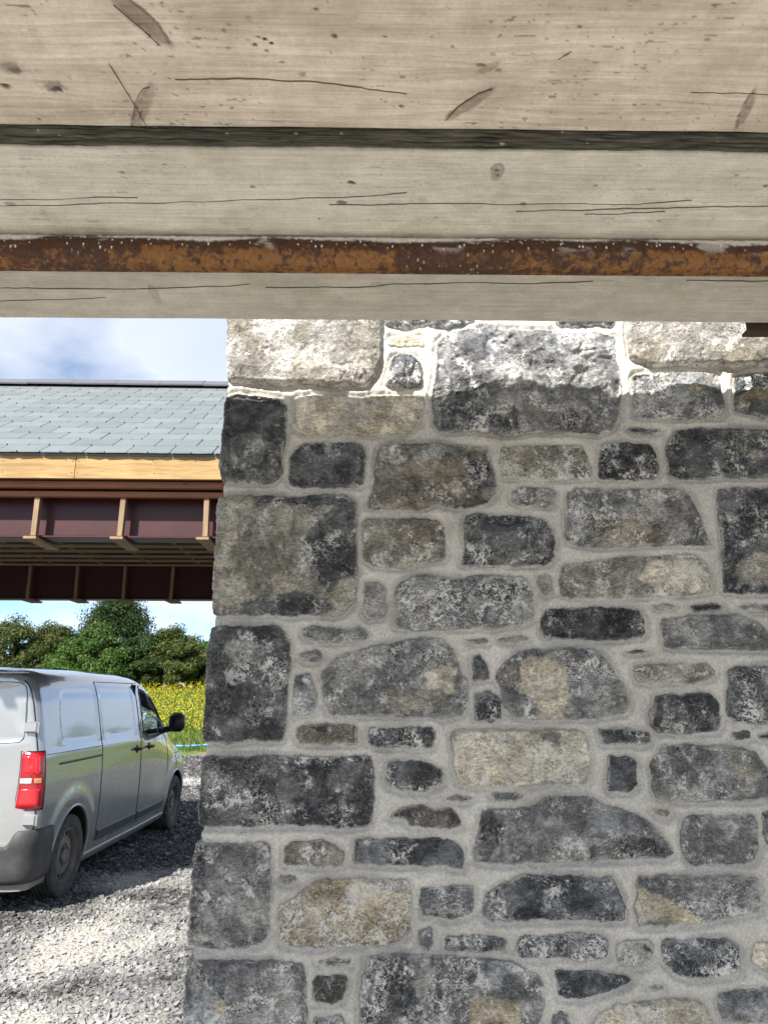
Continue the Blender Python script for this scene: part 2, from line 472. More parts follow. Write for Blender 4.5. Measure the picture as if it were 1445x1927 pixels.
# ---------------------------------------------------------------- trees
M_BARK = plain('bark', (0.10, 0.08, 0.06), 0.9, var=0.4, scale=8, bump=0.02)
def tree(name, x, y, w, d, h, clumps, leaves, c1, c2, seed, label, group=None, low=0.03, lsz=0.085):
    leaves = int(leaves * 2.6); clumps = int(clumps * 1.5)
    rs = np.random.RandomState(seed)
    z0 = float(field_height(np.array(x), np.array(y))) - 0.05
    root = empty(name, (x, y, z0), 0, label, 'tree' if h > 4.9 else 'bush', group)
    tb = MB()
    th = h * 0.45
    tb.tube([(0, 0, -0.2), (0.05 * w, 0, th * .5), (0, 0.03 * w, th), (0.03 * w, 0, h * .75)], [0.045 * h, 0.035 * h, 0.022 * h, 0.008 * h], 8)
    P = []
    for k in range(clumps):
        # clump centres through the volume of an uneven dome
        a = rs.rand() * 6.283; rr = math.sqrt(rs.rand()); zf = low + (1 - low) * rs.rand() ** 0.75
        prof = math.sin(math.pi * min(1, 0.16 + 0.80 * (zf ** 0.85))) ** 0.6
        px_, py_ = math.cos(a) * rr * w * 0.5 * prof, math.sin(a) * rr * d * 0.5 * prof
        pz = h * zf * (1 - 0.22 * rr * rr) * (0.9 + .12 * rs.rand())
        cr_ = h * (0.075 + 0.075 * rs.rand())
        P.append((px_, py_, pz, cr_))
        if k % 5 == 0:
            tb.tube([(0, 0, th * (0.3 + .6 * rs.rand())), (px_ * .5, py_ * .5, pz * .75), (px_, py_, pz)], [0.014 * h, 0.009 * h, 0.003 * h], 5)
    tb.obj('trunk', M_BARK, root, smooth=True)
    P = np.array(P)
    k = rs.randint(0, clumps, leaves)
    dv = rs.randn(leaves, 3); dv /= np.linalg.norm(dv, axis=1, keepdims=True) + 1e-9
    rad = rs.rand(leaves, 1) ** 0.45
    ctr = P[k, :3] + dv * rad * P[k, 3:4] * np.array([1.25, 1.25, 0.85])
    # leaf card: roughly facing outward and up
    nrm = dv + rs.randn(leaves, 3) * 0.55 + np.array([0, 0, .35]); nrm /= np.linalg.norm(nrm, axis=1, keepdims=True)
    u = np.cross(nrm, rs.randn(leaves, 3)); u /= np.linalg.norm(u, axis=1, keepdims=True) + 1e-9
    v_ = np.cross(nrm, u)
    s = (lsz * (0.55 + 0.8 * rs.rand(leaves, 1)))
    V = np.stack([ctr - u * s, ctr - v_ * s * .45, ctr + u * s, ctr + v_ * s * .45], 1).reshape(-1, 3)
    tone = rs.rand(clumps)[k][:, None] * .6 + rs.rand(leaves, 1) * .4
    C = np.array(c1) * (1 - tone) + np.array(c2) * tone
    me = np_mesh('crown', V, np.arange(leaves * 4).reshape(-1, 4), M_LEAF, False, np.repeat(C, 4, 0))
    new_obj('crown', me, root)
    return root
olive = ((0.046, 0.072, 0.016), (0.12, 0.14, 0.038)); green = ((0.042, 0.095, 0.018), (0.11, 0.18, 0.040)); dark = ((0.020, 0.044, 0.012), (0.055, 0.090, 0.024))
G = 'hedgerow trees and bushes behind the meadow'
def tx(px, y): return (px - 722.5) / 1400 * (y * .97 + 0.6)
for a in [
    ('hedge_bush', tx(20, 47), 47, 7.5, 5, 4.35, 60, 9000, *olive, 21, 'olive green hedge bush at the left end of the hedgerow above the van roof'),
    ('hedge_bush', tx(95, 49), 49, 6.5, 5, 4.25, 60, 8000, *olive, 22, 'olive hedge bush between the left end and the bright rounded bush'),
    ('rounded_bush', tx(178, 45.5), 45.5, 5.4, 5, 4.05, 70, 11000, *green, 23, 'bright green rounded bush in front of the tall dark tree'),
    ('tall_tree', tx(212, 52), 52, 5.7, 5.5, 7.3, 80, 13000, *dark, 24, 'tall dark green tree rising above the rest of the hedgerow'),
    ('hedge_bush', tx(318, 47), 47, 6.0, 5, 3.85, 65, 10000, *olive, 25, 'olive bush with bare lower branches right of the tall dark tree'),
    ('hedge_bush', tx(262, 46.5), 46.5, 4.6, 4, 3.6, 50, 7000, *dark, 26, 'low dark bush below the tall tree beside the bright rounded bush'),
    ('hedge_bush', tx(385, 49), 49, 3.8, 4, 3.1, 45, 6000, *green, 27, 'low green bush at the wall edge right of the olive bush'),
    ('hedge_bush', tx(128, 50), 50, 5.5, 4, 3.9, 50, 6000, *dark, 41, 'dark hedge bush in the gap between the olive bushes and the bright rounded bush'),
    ('hedge_bush', tx(352, 50), 50, 5.0, 4, 3.5, 45, 5500, *olive, 42, 'small olive bush filling the hedge just left of the wall corner'),
    ('hedge_bush', tx(-100, 47), 47, 8.0, 5, 5.0, 55, 5500, *olive, 28, 'olive green hedge bush beyond the left edge of the photo'),
    ('hedge_bush', tx(475, 48), 48, 6.5, 4, 3.6, 45, 4500, *olive, 29, 'olive hedge bush hidden behind the corner stones of the wall'),
    ('hedge_bush', tx(650, 49), 49, 8.5, 4, 4.6, 45, 4500, *green, 30, 'bright green hedge bush hidden behind the left half of the wall'),
    ('hedge_bush', tx(880, 50), 50, 9.5, 4, 5.4, 45, 4500, *dark, 31, 'dark hedge bush hidden behind the middle of the wall'),
    ('hedge_bush', tx(1130, 50), 50, 9.5, 4, 4.4, 45, 4500, *olive, 32, 'low olive hedge bush hidden behind the right half of the wall'),
    ('hedge_bush', tx(1400, 50), 50, 9.5, 4, 5.2, 45, 4500, *dark, 33, 'dark hedge bush hidden behind the right end of the wall'),
]:
    tree(*a, group=G)

# ================================================================== STONE WALL
WD = 1.335                     # distance of the wall face from the camera
ZA = (350, 580, 2.6273); ZB = (895, 580, 2.6273); ZC = (340, 1227, 2.6273); ZD = (895, 1227, 2.6273); PX = (0, 0, 1.0)
def to_wall(zone, pts, back=0.0):
    p = np.array(pts, float)
    x, z = on_y(p[:, 0] / zone[2] + zone[0], p[:, 1] / zone[2] + zone[1], WD - back)
    return np.stack([x, z], 1)
# kinds: dark, blue, mid, brown, tan, pale, mixed
ST = [
 # zone, kind, protrusion, outline, [(patch kind, outline)...], lime 0..1, corner?
 (ZA,'pale',.046,[(202,-70),(960,-70),(965,130),(962,245),(930,330),(890,378),(800,372),(740,380),(600,365),(450,372),(330,362),(200,352),(198,250),(203,120)],[],.5,1),
 (ZA,'ochre',.008,[(1005,150),(1060,133),(1170,148),(1172,185),(1060,190),(1005,178)],[],.3,0),
 (ZA,'blue',.030,[(985,378),(1000,320),(1020,240),(1060,220),(1120,228),(1160,270),(1168,380),(1090,388)],[],.35,0),
 (ZA,'dark',.014,[(985,-40),(1430,-40),(1420,70),(1290,100),(1180,80),(1100,103),(1040,98),(985,80)],[],.5,0),
 (ZA,'dark',.020,[(195,440),(260,420),(400,440),(470,450),(492,480),(495,620),(478,700),(475,820),(430,860),(380,862),(220,855),(180,850),(165,800),(175,640),(188,520)],[('mid',[(230,640),(330,600),(390,660),(380,760),(260,800),(220,720)])],.15,1),
 (ZA,'tan',.014,[(545,440),(700,430),(850,445),(1000,432),(1165,430),(1172,470),(1160,570),(1085,625),(950,625),(890,628),(700,615),(600,622),(540,605),(525,580),(545,560)],[],.25,0),
 (ZA,'dark',.016,[(545,690),(590,665),(700,662),(860,668),(882,700),(885,800),(870,880),(760,878),(640,886),(530,882),(512,860),(515,740)],[],.2,0),
 (ZA,'brown',.020,[(950,700),(1020,672),(1150,668),(1300,672),(1432,682),(1495,690),(1522,800),(1532,900),(1500,955),(1430,978),(1330,985),(1240,965),(1140,990),(1000,990),(905,985),(895,960),(930,860),(935,760)],[('mid',[(960,700),(1300,690),(1490,700),(1300,730),(1100,760),(960,760)]),('dark',[(1400,690),(1490,700),(1525,900),(1440,900),(1380,760)])],.35,0),
 (ZA,'taupe',.016,[(160,932),(350,925),(560,935),(720,920),(800,925),(835,960),(848,1060),(840,1250),(850,1330),(835,1440),(790,1500),(750,1520),(560,1518),(330,1515),(150,1515),(130,1508),(130,1380),(140,1240),(150,1080),(152,980)],
   [('dark',[(650,1050),(720,1000),(730,985),(600,980),(350,970),(360,930),(800,928),(845,1000),(840,1300),(800,1330),(700,1420),(650,1320),(600,1220),(570,1150)]),('dark',[(250,1490),(300,1430),(420,1440),(540,1390),(640,1430),(740,1480),(740,1515),(260,1515)])],.25,1),
 (ZA,'brown',.012,[(880,1045),(1000,1040),(1150,1038),(1250,1045),(1278,1090),(1285,1210),(1270,1240),(1150,1265),(1100,1280),(930,1275),(880,1240),(875,1140)],[('taupe',[(880,1045),(1100,1045),(1050,1150),(1150,1260),(900,1270)])],.5,0),
 (ZA,'dark',.014,[(1380,1030),(1440,1015),(1540,1022),(1690,1025),(1772,1048),(1805,1090),(1822,1130),(1817,1230),(1782,1270),(1630,1270),(1490,1277),(1400,1272),(1365,1265),(1380,1180)],[],.35,0),
 (ZA,'mid',.008,[(885,1355),(950,1360),(988,1390),(990,1480),(975,1530),(900,1535),(882,1515),(885,1420),(875,1390)],[],.3,0),
 (ZA,'mid',.015,[(1085,1345),(1150,1315),(1260,1325),(1350,1340),(1432,1320),(1560,1325),(1680,1335),(1710,1390),(1715,1540),(1660,1560),(1520,1585),(1380,1580),(1180,1590),(1110,1588),(1030,1575),(1045,1480),(1035,1420),(1050,1370)],[('dark',[(1260,1330),(1500,1330),(1700,1380),(1600,1450),(1300,1400)])],.85,0),
 (ZC,'dark',.018,[(176,-128),(326,-125),(466,-130),(516,-100),(535,-50),(540,60),(525,150),(520,260),(510,380),(490,440),(380,438),(240,452),(115,440),(108,380),(118,250),(125,120),(130,0),(140,-60),(150,-120)],[('mid',[(200,-60),(350,-90),(420,-20),(330,60),(220,20)])],.4,1),
 (ZA,'mid',.006,[(580,1585),(620,1572),(760,1590),(860,1580),(905,1625),(860,1640),(780,1655),(640,1645),(575,1620)],[],.4,0),
 (ZA,'mid',.005,[(560,1710),(640,1690),(668,1710),(650,1745),(590,1750)],[],.1,0),
 (ZC,'mid',.019,[(696,110),(746,50),(826,0),(1006,-35),(1206,-75),(1286,-65),(1336,-20),(1380,90),(1410,150),(1420,250),(1390,310),(1300,325),(1100,315),(900,312),(740,308),(715,260),(705,190)],[('tan',[(1180,110),(1340,40),(1370,100),(1340,220),(1250,200)]),('taupe',[(1030,180),(1200,190),(1300,240),(1260,300),(1000,290)])],.55,0),
 (ZC,'mid',.010,[(565,120),(640,110),(660,170),(670,250),(640,300),(560,315),(558,200)],[],.9,0),
 (PX,'dark',.008,[(890,1236),(905,1233),(918,1258),(920,1278),(890,1280)],[],.4,0),
 (PX,'dark',.010,[(893,1303),(920,1301),(940,1315),(943,1350),(925,1358),(893,1357)],[],.3,0),
 (ZC,'brown',.009,[(580,370),(700,358),(870,365),(865,455),(720,455),(590,450),(572,425)],[('dark',[(600,365),(760,362),(700,385),(640,385)])],.15,0),
 (ZC,'dark',.010,[(930,400),(940,372),(1050,380),(1240,370),(1252,400),(1240,470),(1200,478),(1100,468),(940,465),(925,440)],[],.45,0),
 (ZC,'dark',.016,[(110,515),(300,520),(500,515),(700,522),(930,515),(948,540),(955,700),(940,860),(800,868),(600,855),(400,860),(200,862),(92,855),(88,760),(98,640),(104,560)],[],.5,1),
 (ZC,'dark',.010,[(1030,545),(1180,540),(1250,560),(1285,590),(1285,650),(1200,690),(1100,685),(1020,660),(1010,600)],[],.5,0),
 (ZC,'brownd',.008,[(1035,820),(1070,780),(1180,755),(1260,780),(1330,770),(1380,820),(1388,860),(1250,868),(1140,860),(1120,825)],[],.2,0),
 (ZC,'dark',.004,[(1310,730),(1370,712),(1445,720),(1400,740)],[],.2,0),
 (ZC,'mid',.014,[(75,945),(200,955),(420,945),(442,975),(435,1200),(432,1400),(390,1450),(260,1465),(100,1462),(38,1455),(40,1350),(50,1200),(64,1020)],[('dark',[(70,950),(140,955),(120,1200),(60,1400),(40,1300)])],.35,1),
 (ZC,'brown',.008,[(515,970),(560,940),(680,930),(760,950),(805,990),(800,1060),(680,1058),(515,1050)],[],.3,0),
 (ZC,'blue',.010,[(870,930),(1000,925),(1250,920),(1340,930),(1390,980),(1405,1040),(1390,1075),(1270,1050),(1100,1055),(950,1050),(860,1040),(862,970)],[],.4,0),
 (ZC,'taupe',.003,[(490,1110),(560,1110),(572,1130),(540,1142),(500,1140)],[],.2,0),
 (ZC,'tan2',.015,[(680,1130),(850,1122),(1000,1125),(1130,1130),(1140,1250),(1140,1380),(1080,1420),(1000,1455),(850,1450),(700,1462),(500,1445),(483,1360),(490,1260),(560,1220),(620,1170)],[('mid',[(1000,1145),(1060,1125),(1130,1150),(1125,1185),(1060,1195),(1005,1175)])],1.0,0),
 (ZC,'blue',.011,[(1185,1175),(1300,1165),(1440,1160),(1452,1200),(1440,1290),(1360,1315),(1200,1305),(1190,1250)],[('mid',[(1200,1270),(1380,1250),(1420,1300),(1250,1310)])],.45,0),
 (ZC,'blue',.007,[(1180,1380),(1240,1370),(1245,1440),(1225,1470),(1180,1460)],[],.3,0),
 (PX,'blue',.008,[(838,1762),(900,1760),(952,1768),(950,1788),(890,1792),(840,1786)],[],.5,0),
 (ZC,'mid',.015,[(30,1530),(200,1528),(480,1535),(600,1550),(615,1600),(620,1750),(610,1920),(2,1920),(14,1750),(24,1600)],[('tan2',[(165,1750),(210,1720),(245,1760),(200,1830),(160,1800)])],.5,1),
 (ZC,'mid',.003,[(670,1530),(850,1520),(830,1540),(740,1545)],[],.1,0),
 (ZC,'brownd',.009,[(665,1605),(820,1600),(825,1640),(800,1710),(750,1740),(660,1720),(658,1650)],[],.3,0),
 (ZC,'mid',.009,[(665,1815),(800,1800),(820,1900),(650,1900)],[],.6,0),
 (PX,'mid',.018,[(690,1802),(760,1796),(895,1805),(952,1810),(1009,1833),(1022,1860),(1020,1912),(1008,1960),(675,1960),(680,1870)],[('dark',[(690,1800),(760,1800),(780,1850),(820,1960),(680,1960)]),('tan2',[(880,1870),(960,1880),(990,1940),(880,1930)])],.7,0),
 # upper right
 (ZB,'white',.020,[(-187,170),(-192,300),(-217,420),(-202,570),(-172,605),(-100,612),(0,600),(150,630),(300,610),(480,610),(600,622),(670,600),(705,540),(720,400),(715,350),(690,230),(690,140),(600,115),(300,110),(0,100),(-150,120)],[('dark',[(430,520),(560,500),(580,580),(450,590)]),('dark',[(-200,420),(-60,330),(30,340),(60,480),(210,480),(230,590),(60,610),(-170,590)])],.4,0),
 (ZB,'dark',.014,[(380,-60),(700,-60),(682,92),(600,82),(520,90),(400,86)],[],.4,0),
 (ZB,'pale',.046,[(755,-70),(1700,-70),(1700,290),(1445,275),(1300,285),(1150,275),(1000,270),(870,275),(770,235),(765,170)],[],.5,0),
 (ZB,'mid',.018,[(770,330),(900,320),(1100,315),(1190,320),(1210,380),(1228,460),(1225,530),(1100,545),(900,540),(785,535),(785,440)],[('ochred',[(1010,390),(1100,380),(1150,410),(1060,430)])],.7,0),
 (ZB,'blue',.018,[(1290,335),(1370,320),(1500,320),(1640,325),(1640,540),(1445,540),(1350,515),(1290,510),(1285,440)],[('ochred',[(1300,410),(1450,380),(1500,440),(1380,460),(1310,510)])],.4,0),
 (ZB,'dark',.004,[(750,600),(830,598),(920,605),(880,618),(780,620)],[],.2,0),
 (ZB,'taupe',.011,[(130,690),(260,680),(400,680),(520,680),(545,720),(570,800),(565,840),(400,850),(140,840),(120,780)],[],.6,0),
 (ZB,'black',.014,[(620,670),(740,665),(860,670),(890,720),(905,800),(890,840),(760,845),(615,842),(612,760)],[],.3,0),
 (ZB,'dark',.018,[(955,640),(1010,600),(1120,590),(1300,600),(1700,610),(1700,840),(1400,835),(1200,835),(1000,845),(960,820),(940,720)],[('taupe',[(1290,700),(1370,690),(1420,740),(1340,760)])],.3,0),
 (ZB,'mid',.009,[(180,910),(230,885),(350,885),(390,910),(385,975),(250,980),(180,960)],[],.4,0),
 (ZB,'mid',.018,[(460,910),(500,890),(700,895),(900,890),(1010,895),(1060,940),(1110,1020),(1140,1100),(1160,1170),(1000,1168),(850,1170),(650,1180),(480,1165),(445,1130),(450,1000)],[('brown',[(560,1040),(800,1020),(960,1100),(930,1165),(650,1170),(560,1120)])],.5,0),
 (ZB,'dark',.016,[(1200,890),(1700,885),(1700,1415),(1400,1410),(1225,1405),(1230,1280),(1210,1060),(1195,960)],[('taupe',[(1290,1250),(1390,1200),(1500,1250),(1500,1380),(1350,1370),(1270,1330)])],.35,0),
 (ZB,'taupe',.013,[(430,1270),(560,1260),(700,1235),(900,1225),(1080,1220),(1140,1260),(1165,1320),(1160,1400),(1060,1415),(850,1425),(600,1430),(430,1425),(415,1340)],[('tan',[(850,1250),(1060,1240),(1140,1290),(1150,1400),(900,1410),(800,1340)])],.65,0),
 (ZB,'taupe',.006,[(310,1325),(360,1315),(375,1350),(385,1410),(340,1420),(310,1370)],[],.3,0),
 (ZB,'black',.014,[(350,1490),(560,1478),(700,1480),(800,1490),(830,1540),(835,1625),(700,1635),(600,1640),(450,1630),(330,1625),(325,1540)],[],.25,0),
 (ZB,'taupe',.004,[(870,1470),(980,1468),(960,1490),(890,1485)],[],.2,0),
 (ZB,'black',.006,[(1060,1470),(1200,1462),(1225,1485),(1080,1495)],[],.1,0),
 (ZB,'mid',.006,[(1310,1475),(1445,1465),(1500,1480),(1445,1500),(1340,1495)],[],.3,0),
 (ZB,'mid',.014,[(920,1535),(1100,1520),(1300,1515),(1400,1550),(1440,1600),(1480,1690),(1200,1680),(1050,1680),(940,1675),(920,1600)],[],.3,0),
 (ZB,'taupe',.004,[(105,1640),(200,1625),(275,1630),(200,1650)],[],.2,0),
 (ZB,'taupe',.003,[(-40,1640),(60,1633),(58,1655),(0,1655)],[],.2,0),
 (ZB,'dark',.003,[(730,1700),(830,1690),(850,1698),(780,1704)],[],.1,0),
 # lower right
 (ZD,'mid',.019,[(105,130),(115,90),(160,30),(250,-10),(400,-20),(600,-10),(660,60),(710,140),(750,220),(765,260),(740,300),(650,320),(480,330),(300,325),(190,318),(150,270),(130,200)],[('ochre',[(210,40),(330,20),(440,60),(470,200),(430,325),(320,325),(280,250),(210,190)]),('taupe',[(120,120),(180,40),(220,60),(220,180),(170,190)])],.5,0),
 (ZD,'taupe',.009,[(780,75),(850,65),(1000,60),(1140,62),(1190,100),(1150,130),(1050,155),(940,140),(860,155),(790,140)],[],.45,0),
 (ZD,'dark',.015,[(885,260),(900,220),(1000,210),(1150,205),(1200,245),(1212,330),(1195,395),(1050,400),(900,398),(865,360),(870,300)],[],.3,0),
 (ZD,'dark',.016,[(1255,90),(1300,75),(1700,70),(1700,355),(1400,355),(1290,350),(1245,310),(1255,200)],[],.4,0),
 (ZD,'tan',.015,[(-118,400),(-60,385),(100,385),(300,390),(500,385),(545,410),(560,500),(560,620),(540,660),(400,650),(200,662),(0,665),(-80,655),(-105,560),(-112,450)],[('mid',[(310,395),(440,392),(430,490),(370,470)])],.9,0),
 (ZD,'blue',.009,[(605,385),(700,378),(850,400),(865,445),(840,460),(700,455),(625,458)],[],.5,0),
 (ZD,'dark',.013,[(658,515),(760,520),(790,545),(798,660),(770,690),(655,688)],[],.2,0),
 (ZD,'mid',.017,[(865,560),(910,500),(920,460),(1100,465),(1300,470),(1390,500),(1440,580),(1480,640),(1480,725),(1300,735),(1100,740),(900,725),(880,680),(885,620)],[('taupe',[(1230,480),(1380,500),(1440,620),(1300,640),(1230,560)])],.45,0),
 (ZD,'black',.006,[(1275,400),(1350,395),(1355,425),(1290,432)],[],.3,0),
 (ZD,'blue',.006,[(1395,405),(1560,405),(1560,435),(1400,432)],[],.3,0),
 (ZD,'mid',.018,[(30,790),(100,780),(260,775),(330,740),(350,720),(560,720),(620,755),(760,790),(850,840),(920,900),(975,980),(985,1000),(960,1015),(700,1025),(500,1030),(250,1045),(60,1045),(-5,1030),(0,960),(20,880)],[('dark',[(20,800),(100,790),(150,900),(60,1040),(0,1020)]),('dark',[(700,900),(850,900),(950,1000),(560,1020),(540,960)])],.4,0),
 (ZD,'dark',.005,[(80,705),(180,697),(235,710),(200,735),(110,730)],[],.3,0),
 (ZD,'mid',.015,[(1030,830),(1060,810),(1200,815),(1370,810),(1392,850),(1395,1000),(1370,1040),(1200,1050),(1070,1055),(1025,990),(1015,900)],[],.45,0),
 (ZD,'brown',.005,[(870,775),(960,790),(930,815),(890,800)],[],.1,0),
 (ZD,'blue',.014,[(1420,790),(1700,780),(1700,960),(1440,960),(1425,880)],[],.2,0),
 (ZD,'blue',.016,[(30,1280),(60,1190),(160,1140),(240,1105),(400,1110),(550,1110),(680,1120),(700,1170),(745,1260),(730,1330),(600,1330),(400,1325),(200,1325),(80,1335),(35,1300)],[],.35,0),
 (ZD,'mid',.015,[(805,1115),(900,1110),(1100,1115),(1280,1110),(1390,1130),(1405,1200),(1400,1290),(1250,1310),(1100,1340),(950,1355),(800,1350),(790,1260),(800,1200)],[('ochre',[(808,1160),(870,1200),(960,1220),(1060,1290),(1140,1330),(1000,1360),(795,1355),(785,1250)])],.5,0),
 (ZD,'blue',.012,[(215,1410),(340,1405),(500,1395),(600,1400),(650,1430),(645,1500),(600,1530),(500,1520),(350,1510),(220,1515),(205,1460)],[],.9,0),
 (ZD,'pale2',.010,[(700,1450),(740,1430),(850,1430),(872,1450),(870,1530),(800,1555),(720,1545),(695,1500)],[('blue',[(790,1430),(860,1430),(865,1500),(820,1480)])],.7,0),
 (ZD,'blue',.014,[(925,1430),(1100,1425),(1250,1425),(1305,1450),(1312,1600),(1200,1600),(1080,1615),(980,1590),(930,1530)],[],.6,0),
 (ZD,'tan',.010,[(1370,1450),(1500,1440),(1700,1440),(1700,1600),(1430,1580),(1370,1530)],[],.6,0),
 (ZD,'blue',.012,[(400,1580),(600,1580),(740,1610),(770,1625),(640,1680),(520,1720),(410,1700),(395,1640)],[],.45,0),
 (ZD,'mid',.004,[(845,1655),(930,1650),(935,1662),(880,1672)],[],.1,0),
 (ZD,'ochre',.013,[(600,1800),(700,1750),(850,1730),(1000,1720),(1120,1740),(1180,1839),(1200,1960),(560,1960)],[],.9,0),
 (ZD,'mid',.012,[(1200,1700),(1300,1675),(1500,1670),(1700,1670),(1700,1840),(1445,1830),(1220,1822),(1205,1750)],[],.35,0),
 (ZD,'blue',.009,[(385,1800),(420,1785),(460,1800),(465,1900),(370,1900)],[],.2,0),
]
# courses that run on beyond the frame
for (a, b, c_, d_, k_) in ((346, 640, 1978, 2090, 'dark'), (665, 860, 1985, 2080, 'mid'), (885, 1100, 1985, 2090, 'tan'), (1125, 1420, 1985, 2085, 'dark'),
                           (432, 640, 440, 545, 'dark'), (665, 980, 430, 540, 'mid'), (1005, 1300, 440, 540, 'dark'), (1325, 1620, 430, 540, 'tan'),
                           ):
    ST.append((PX, k_, .014, [(a, c_ + 4), ((a + b) / 2, c_), (b, c_ + 5), (b + 3, d_ - 6), ((a + b) / 2, d_), (a + 4, d_)], [], .4, 1 if a < 440 else 0))

def rubble(x0, x1, z0, z1, seed):
    rs = np.random.RandomState(seed); z = z0; first = True
    kinds = ['dark', 'mid', 'dark', 'mid', 'blue', 'tan', 'taupe', 'mid', 'brown']
    while z < z1 - .05:
        hgt = min(rs.uniform(.075, .15), z1 - z); x = x0; q = 0
        while x < x1 - .05:
            w = rs.uniform(.10, .32)
            if q == 0 and x0 < -.2: w = rs.uniform(.14, .26)
            w = min(w, x1 - x); j = .009
            a, b, c_, d_ = x + (0 if (q == 0 and x0 < -.2) else j), x + w - j, z + j, z + hgt - j
            k = rs.uniform(-.008, .008, 8)
            pts = [(a, c_ + k[0]), ((a + b) / 2, c_ + k[1] * .6), (b + k[2] * .5, c_ + k[3]), (b + k[4] * .5, d_ + k[5]), ((a + b) / 2, d_ + k[6] * .6), (a, d_ + k[7])]
            if b - a > .04: ST.append((None, kinds[rs.randint(len(kinds))], rs.uniform(.012, .020), pts, [], rs.uniform(.2, .7), 1 if (q == 0 and x0 < -.2) else 0))
            x += w; q += 1
        z += hgt
N_SEEN = len(ST)
rubble(-.284, 1.7, .01, 1.045, 5); rubble(.84, 1.7, 1.045, 3.3, 6); rubble(-.284, .84, 2.78, 3.3, 7)
KC = {  # base albedo, second tone
 'dark': ((.050, .053, .057), (.148, .149, .151)), 'black': ((.026, .027, .031), (.070, .070, .075)), 'blue': ((.046, .051, .058), (.162, .170, .180)),
 'mid': ((.148, .147, .147), (.35, .345, .335)), 'brown': ((.145, .128, .103), (.30, .27, .225)), 'brownd': ((.07, .064, .058), (.14, .125, .11)),
 'taupe': ((.19, .178, .15), (.36, .338, .29)), 'tan': ((.46, .41, .31), (.72, .66, .53)), 'tan2': ((.33, .27, .18), (.52, .45, .33)),
 'ochre': ((.44, .385, .28), (.62, .56, .44)), 'ochred': ((.20, .165, .10), (.30, .25, .15)), 'pale': ((.235, .212, .175), (.35, .33, .295)), 'pale2': ((.36, .34, .30), (.55, .54, .50)),
 'white': ((.15, .152, .156), (.31, .31, .305)),
}
t = NT('rock_face')
g = t.N('NewGeometry'); P0 = g.outputs['Position']
mp = t.N('Mapping'); t.L(P0, mp.inputs['Vector']); v = mp.outputs[0]
oi = t.N('ObjectInfo'); mu = t.N('Math', operation='MULTIPLY'); mu.inputs[1].default_value = 11.0
t.L(oi.outputs['Random'], mu.inputs[0]); t.L(mu.outputs[0], mp.inputs['Location'])
base = t.attr('Col'); lime = t.attr('lime', 'Fac')
n1 = t.noise(v, 38, 8, 0.68, 0.6); mpr = t.N('Mapping'); mpr.inputs['Rotation'].default_value = (0, 0.65, 0); mpr.inputs['Scale'].default_value = (1.0, 1.0, 2.3); t.L(v, mpr.inputs['Vector'])
n2 = t.noise(mpr.outputs[0], 120, 6, 0.72); n3 = t.noise(v, 480, 4, 0.7)
c = t.mix(0.8, base, t.ramp(n1, [(0.30, 0.50), (0.5, 0.95), (0.70, 1.7)]), 'MULTIPLY')
c = t.mix(0.9, c, t.ramp(n2, [(0.3, 0.40), (0.7, 1.75)]), 'MULTIPLY')
c = t.mix(0.8, c, t.ramp(n3, [(0.3, 0.35), (0.7, 1.9)]), 'MULTIPLY')
# wispy lime smears: thin ridges of a distorted noise, in patches
r1 = t.noise(v, 36, 4, 0.62, 0.9)
rid = t.math('ABSOLUTE', t.math('SUBTRACT', r1, 0.5))
wisp = t.ramp(rid, [(0.0, 1.0), (0.008, 0.9), (0.016, 0.0)])
pm = t.math('ADD', t.noise(v, 17, 4, 0.6), t.math('MULTIPLY', t.math('SUBTRACT', lime, 0.55), 0.28))
fl = t.noise(v, 170, 7, 0.72, 0.5)
flm = t.ramp(t.math('ADD', t.math('MULTIPLY', fl, 0.62), t.math('MULTIPLY', t.noise(v, 34, 6, 0.68, 0.4), 0.50)), [(0.595, 0.0), (0.615, 1.0)])
lim1 = t.math('MULTIPLY', wisp, t.ramp(pm, [(0.42, 0.0), (0.60, 1.0)]))
pm2 = t.math('ADD', t.noise(v, 48, 5, 0.65), t.math('MULTIPLY', t.math('SUBTRACT', pm, 0.5), 0.8))
lim2 = t.math('MULTIPLY', flm, t.ramp(pm2, [(0.42, 0.0), (0.56, 1.0)]))
r2 = t.noise(v, 80, 4, 0.6, 0.7)
wisp2 = t.ramp(t.math('ABSOLUTE', t.math('SUBTRACT', r2, 0.48)), [(0.0, 1.0), (0.008, 0.9), (0.017, 0.0)])
lim3 = t.math('MULTIPLY', wisp2, t.ramp(pm, [(0.35, 0.15), (0.65, 0.8)]))
lm = t.math('MAXIMUM', t.math('MAXIMUM', lim1, lim2), t.math('MULTIPLY', lim3, 1.25))
lm = t.math('MULTIPLY', lm, t.math('ADD', 0.45, t.math('MULTIPLY', lime, 1.1)))
lm = t.math('MINIMUM', lm, 0.96)
edge = t.math('MULTIPLY', t.attr('rim', 'Fac'), t.ramp(n2, [(0.40, 0.0), (0.52, 0.95)]))
lm = t.math('MAXIMUM', lm, edge)
c = t.mix(lm, c, (0.88, 0.86, 0.82))
t.base(c); t.set(Roughness=0.82)
t.b.inputs['Specular IOR Level'].default_value = 0.35
b1 = t.bump(n1, 1.0, 0.010)
vo = t.N('TexVoronoi'); vo.feature = 'DISTANCE_TO_EDGE'; vo.inputs['Scale'].default_value = 30
dv = t.N('VectorMath', operation='ADD'); nn = t.N('TexNoise'); nn.inputs['Scale'].default_value = 20; t.L(v, nn.inputs['Vector'])
sc = t.N('VectorMath', operation='SCALE'); sc.inputs['Scale'].default_value = 0.05; t.L(nn.outputs['Color'], sc.inputs[0])
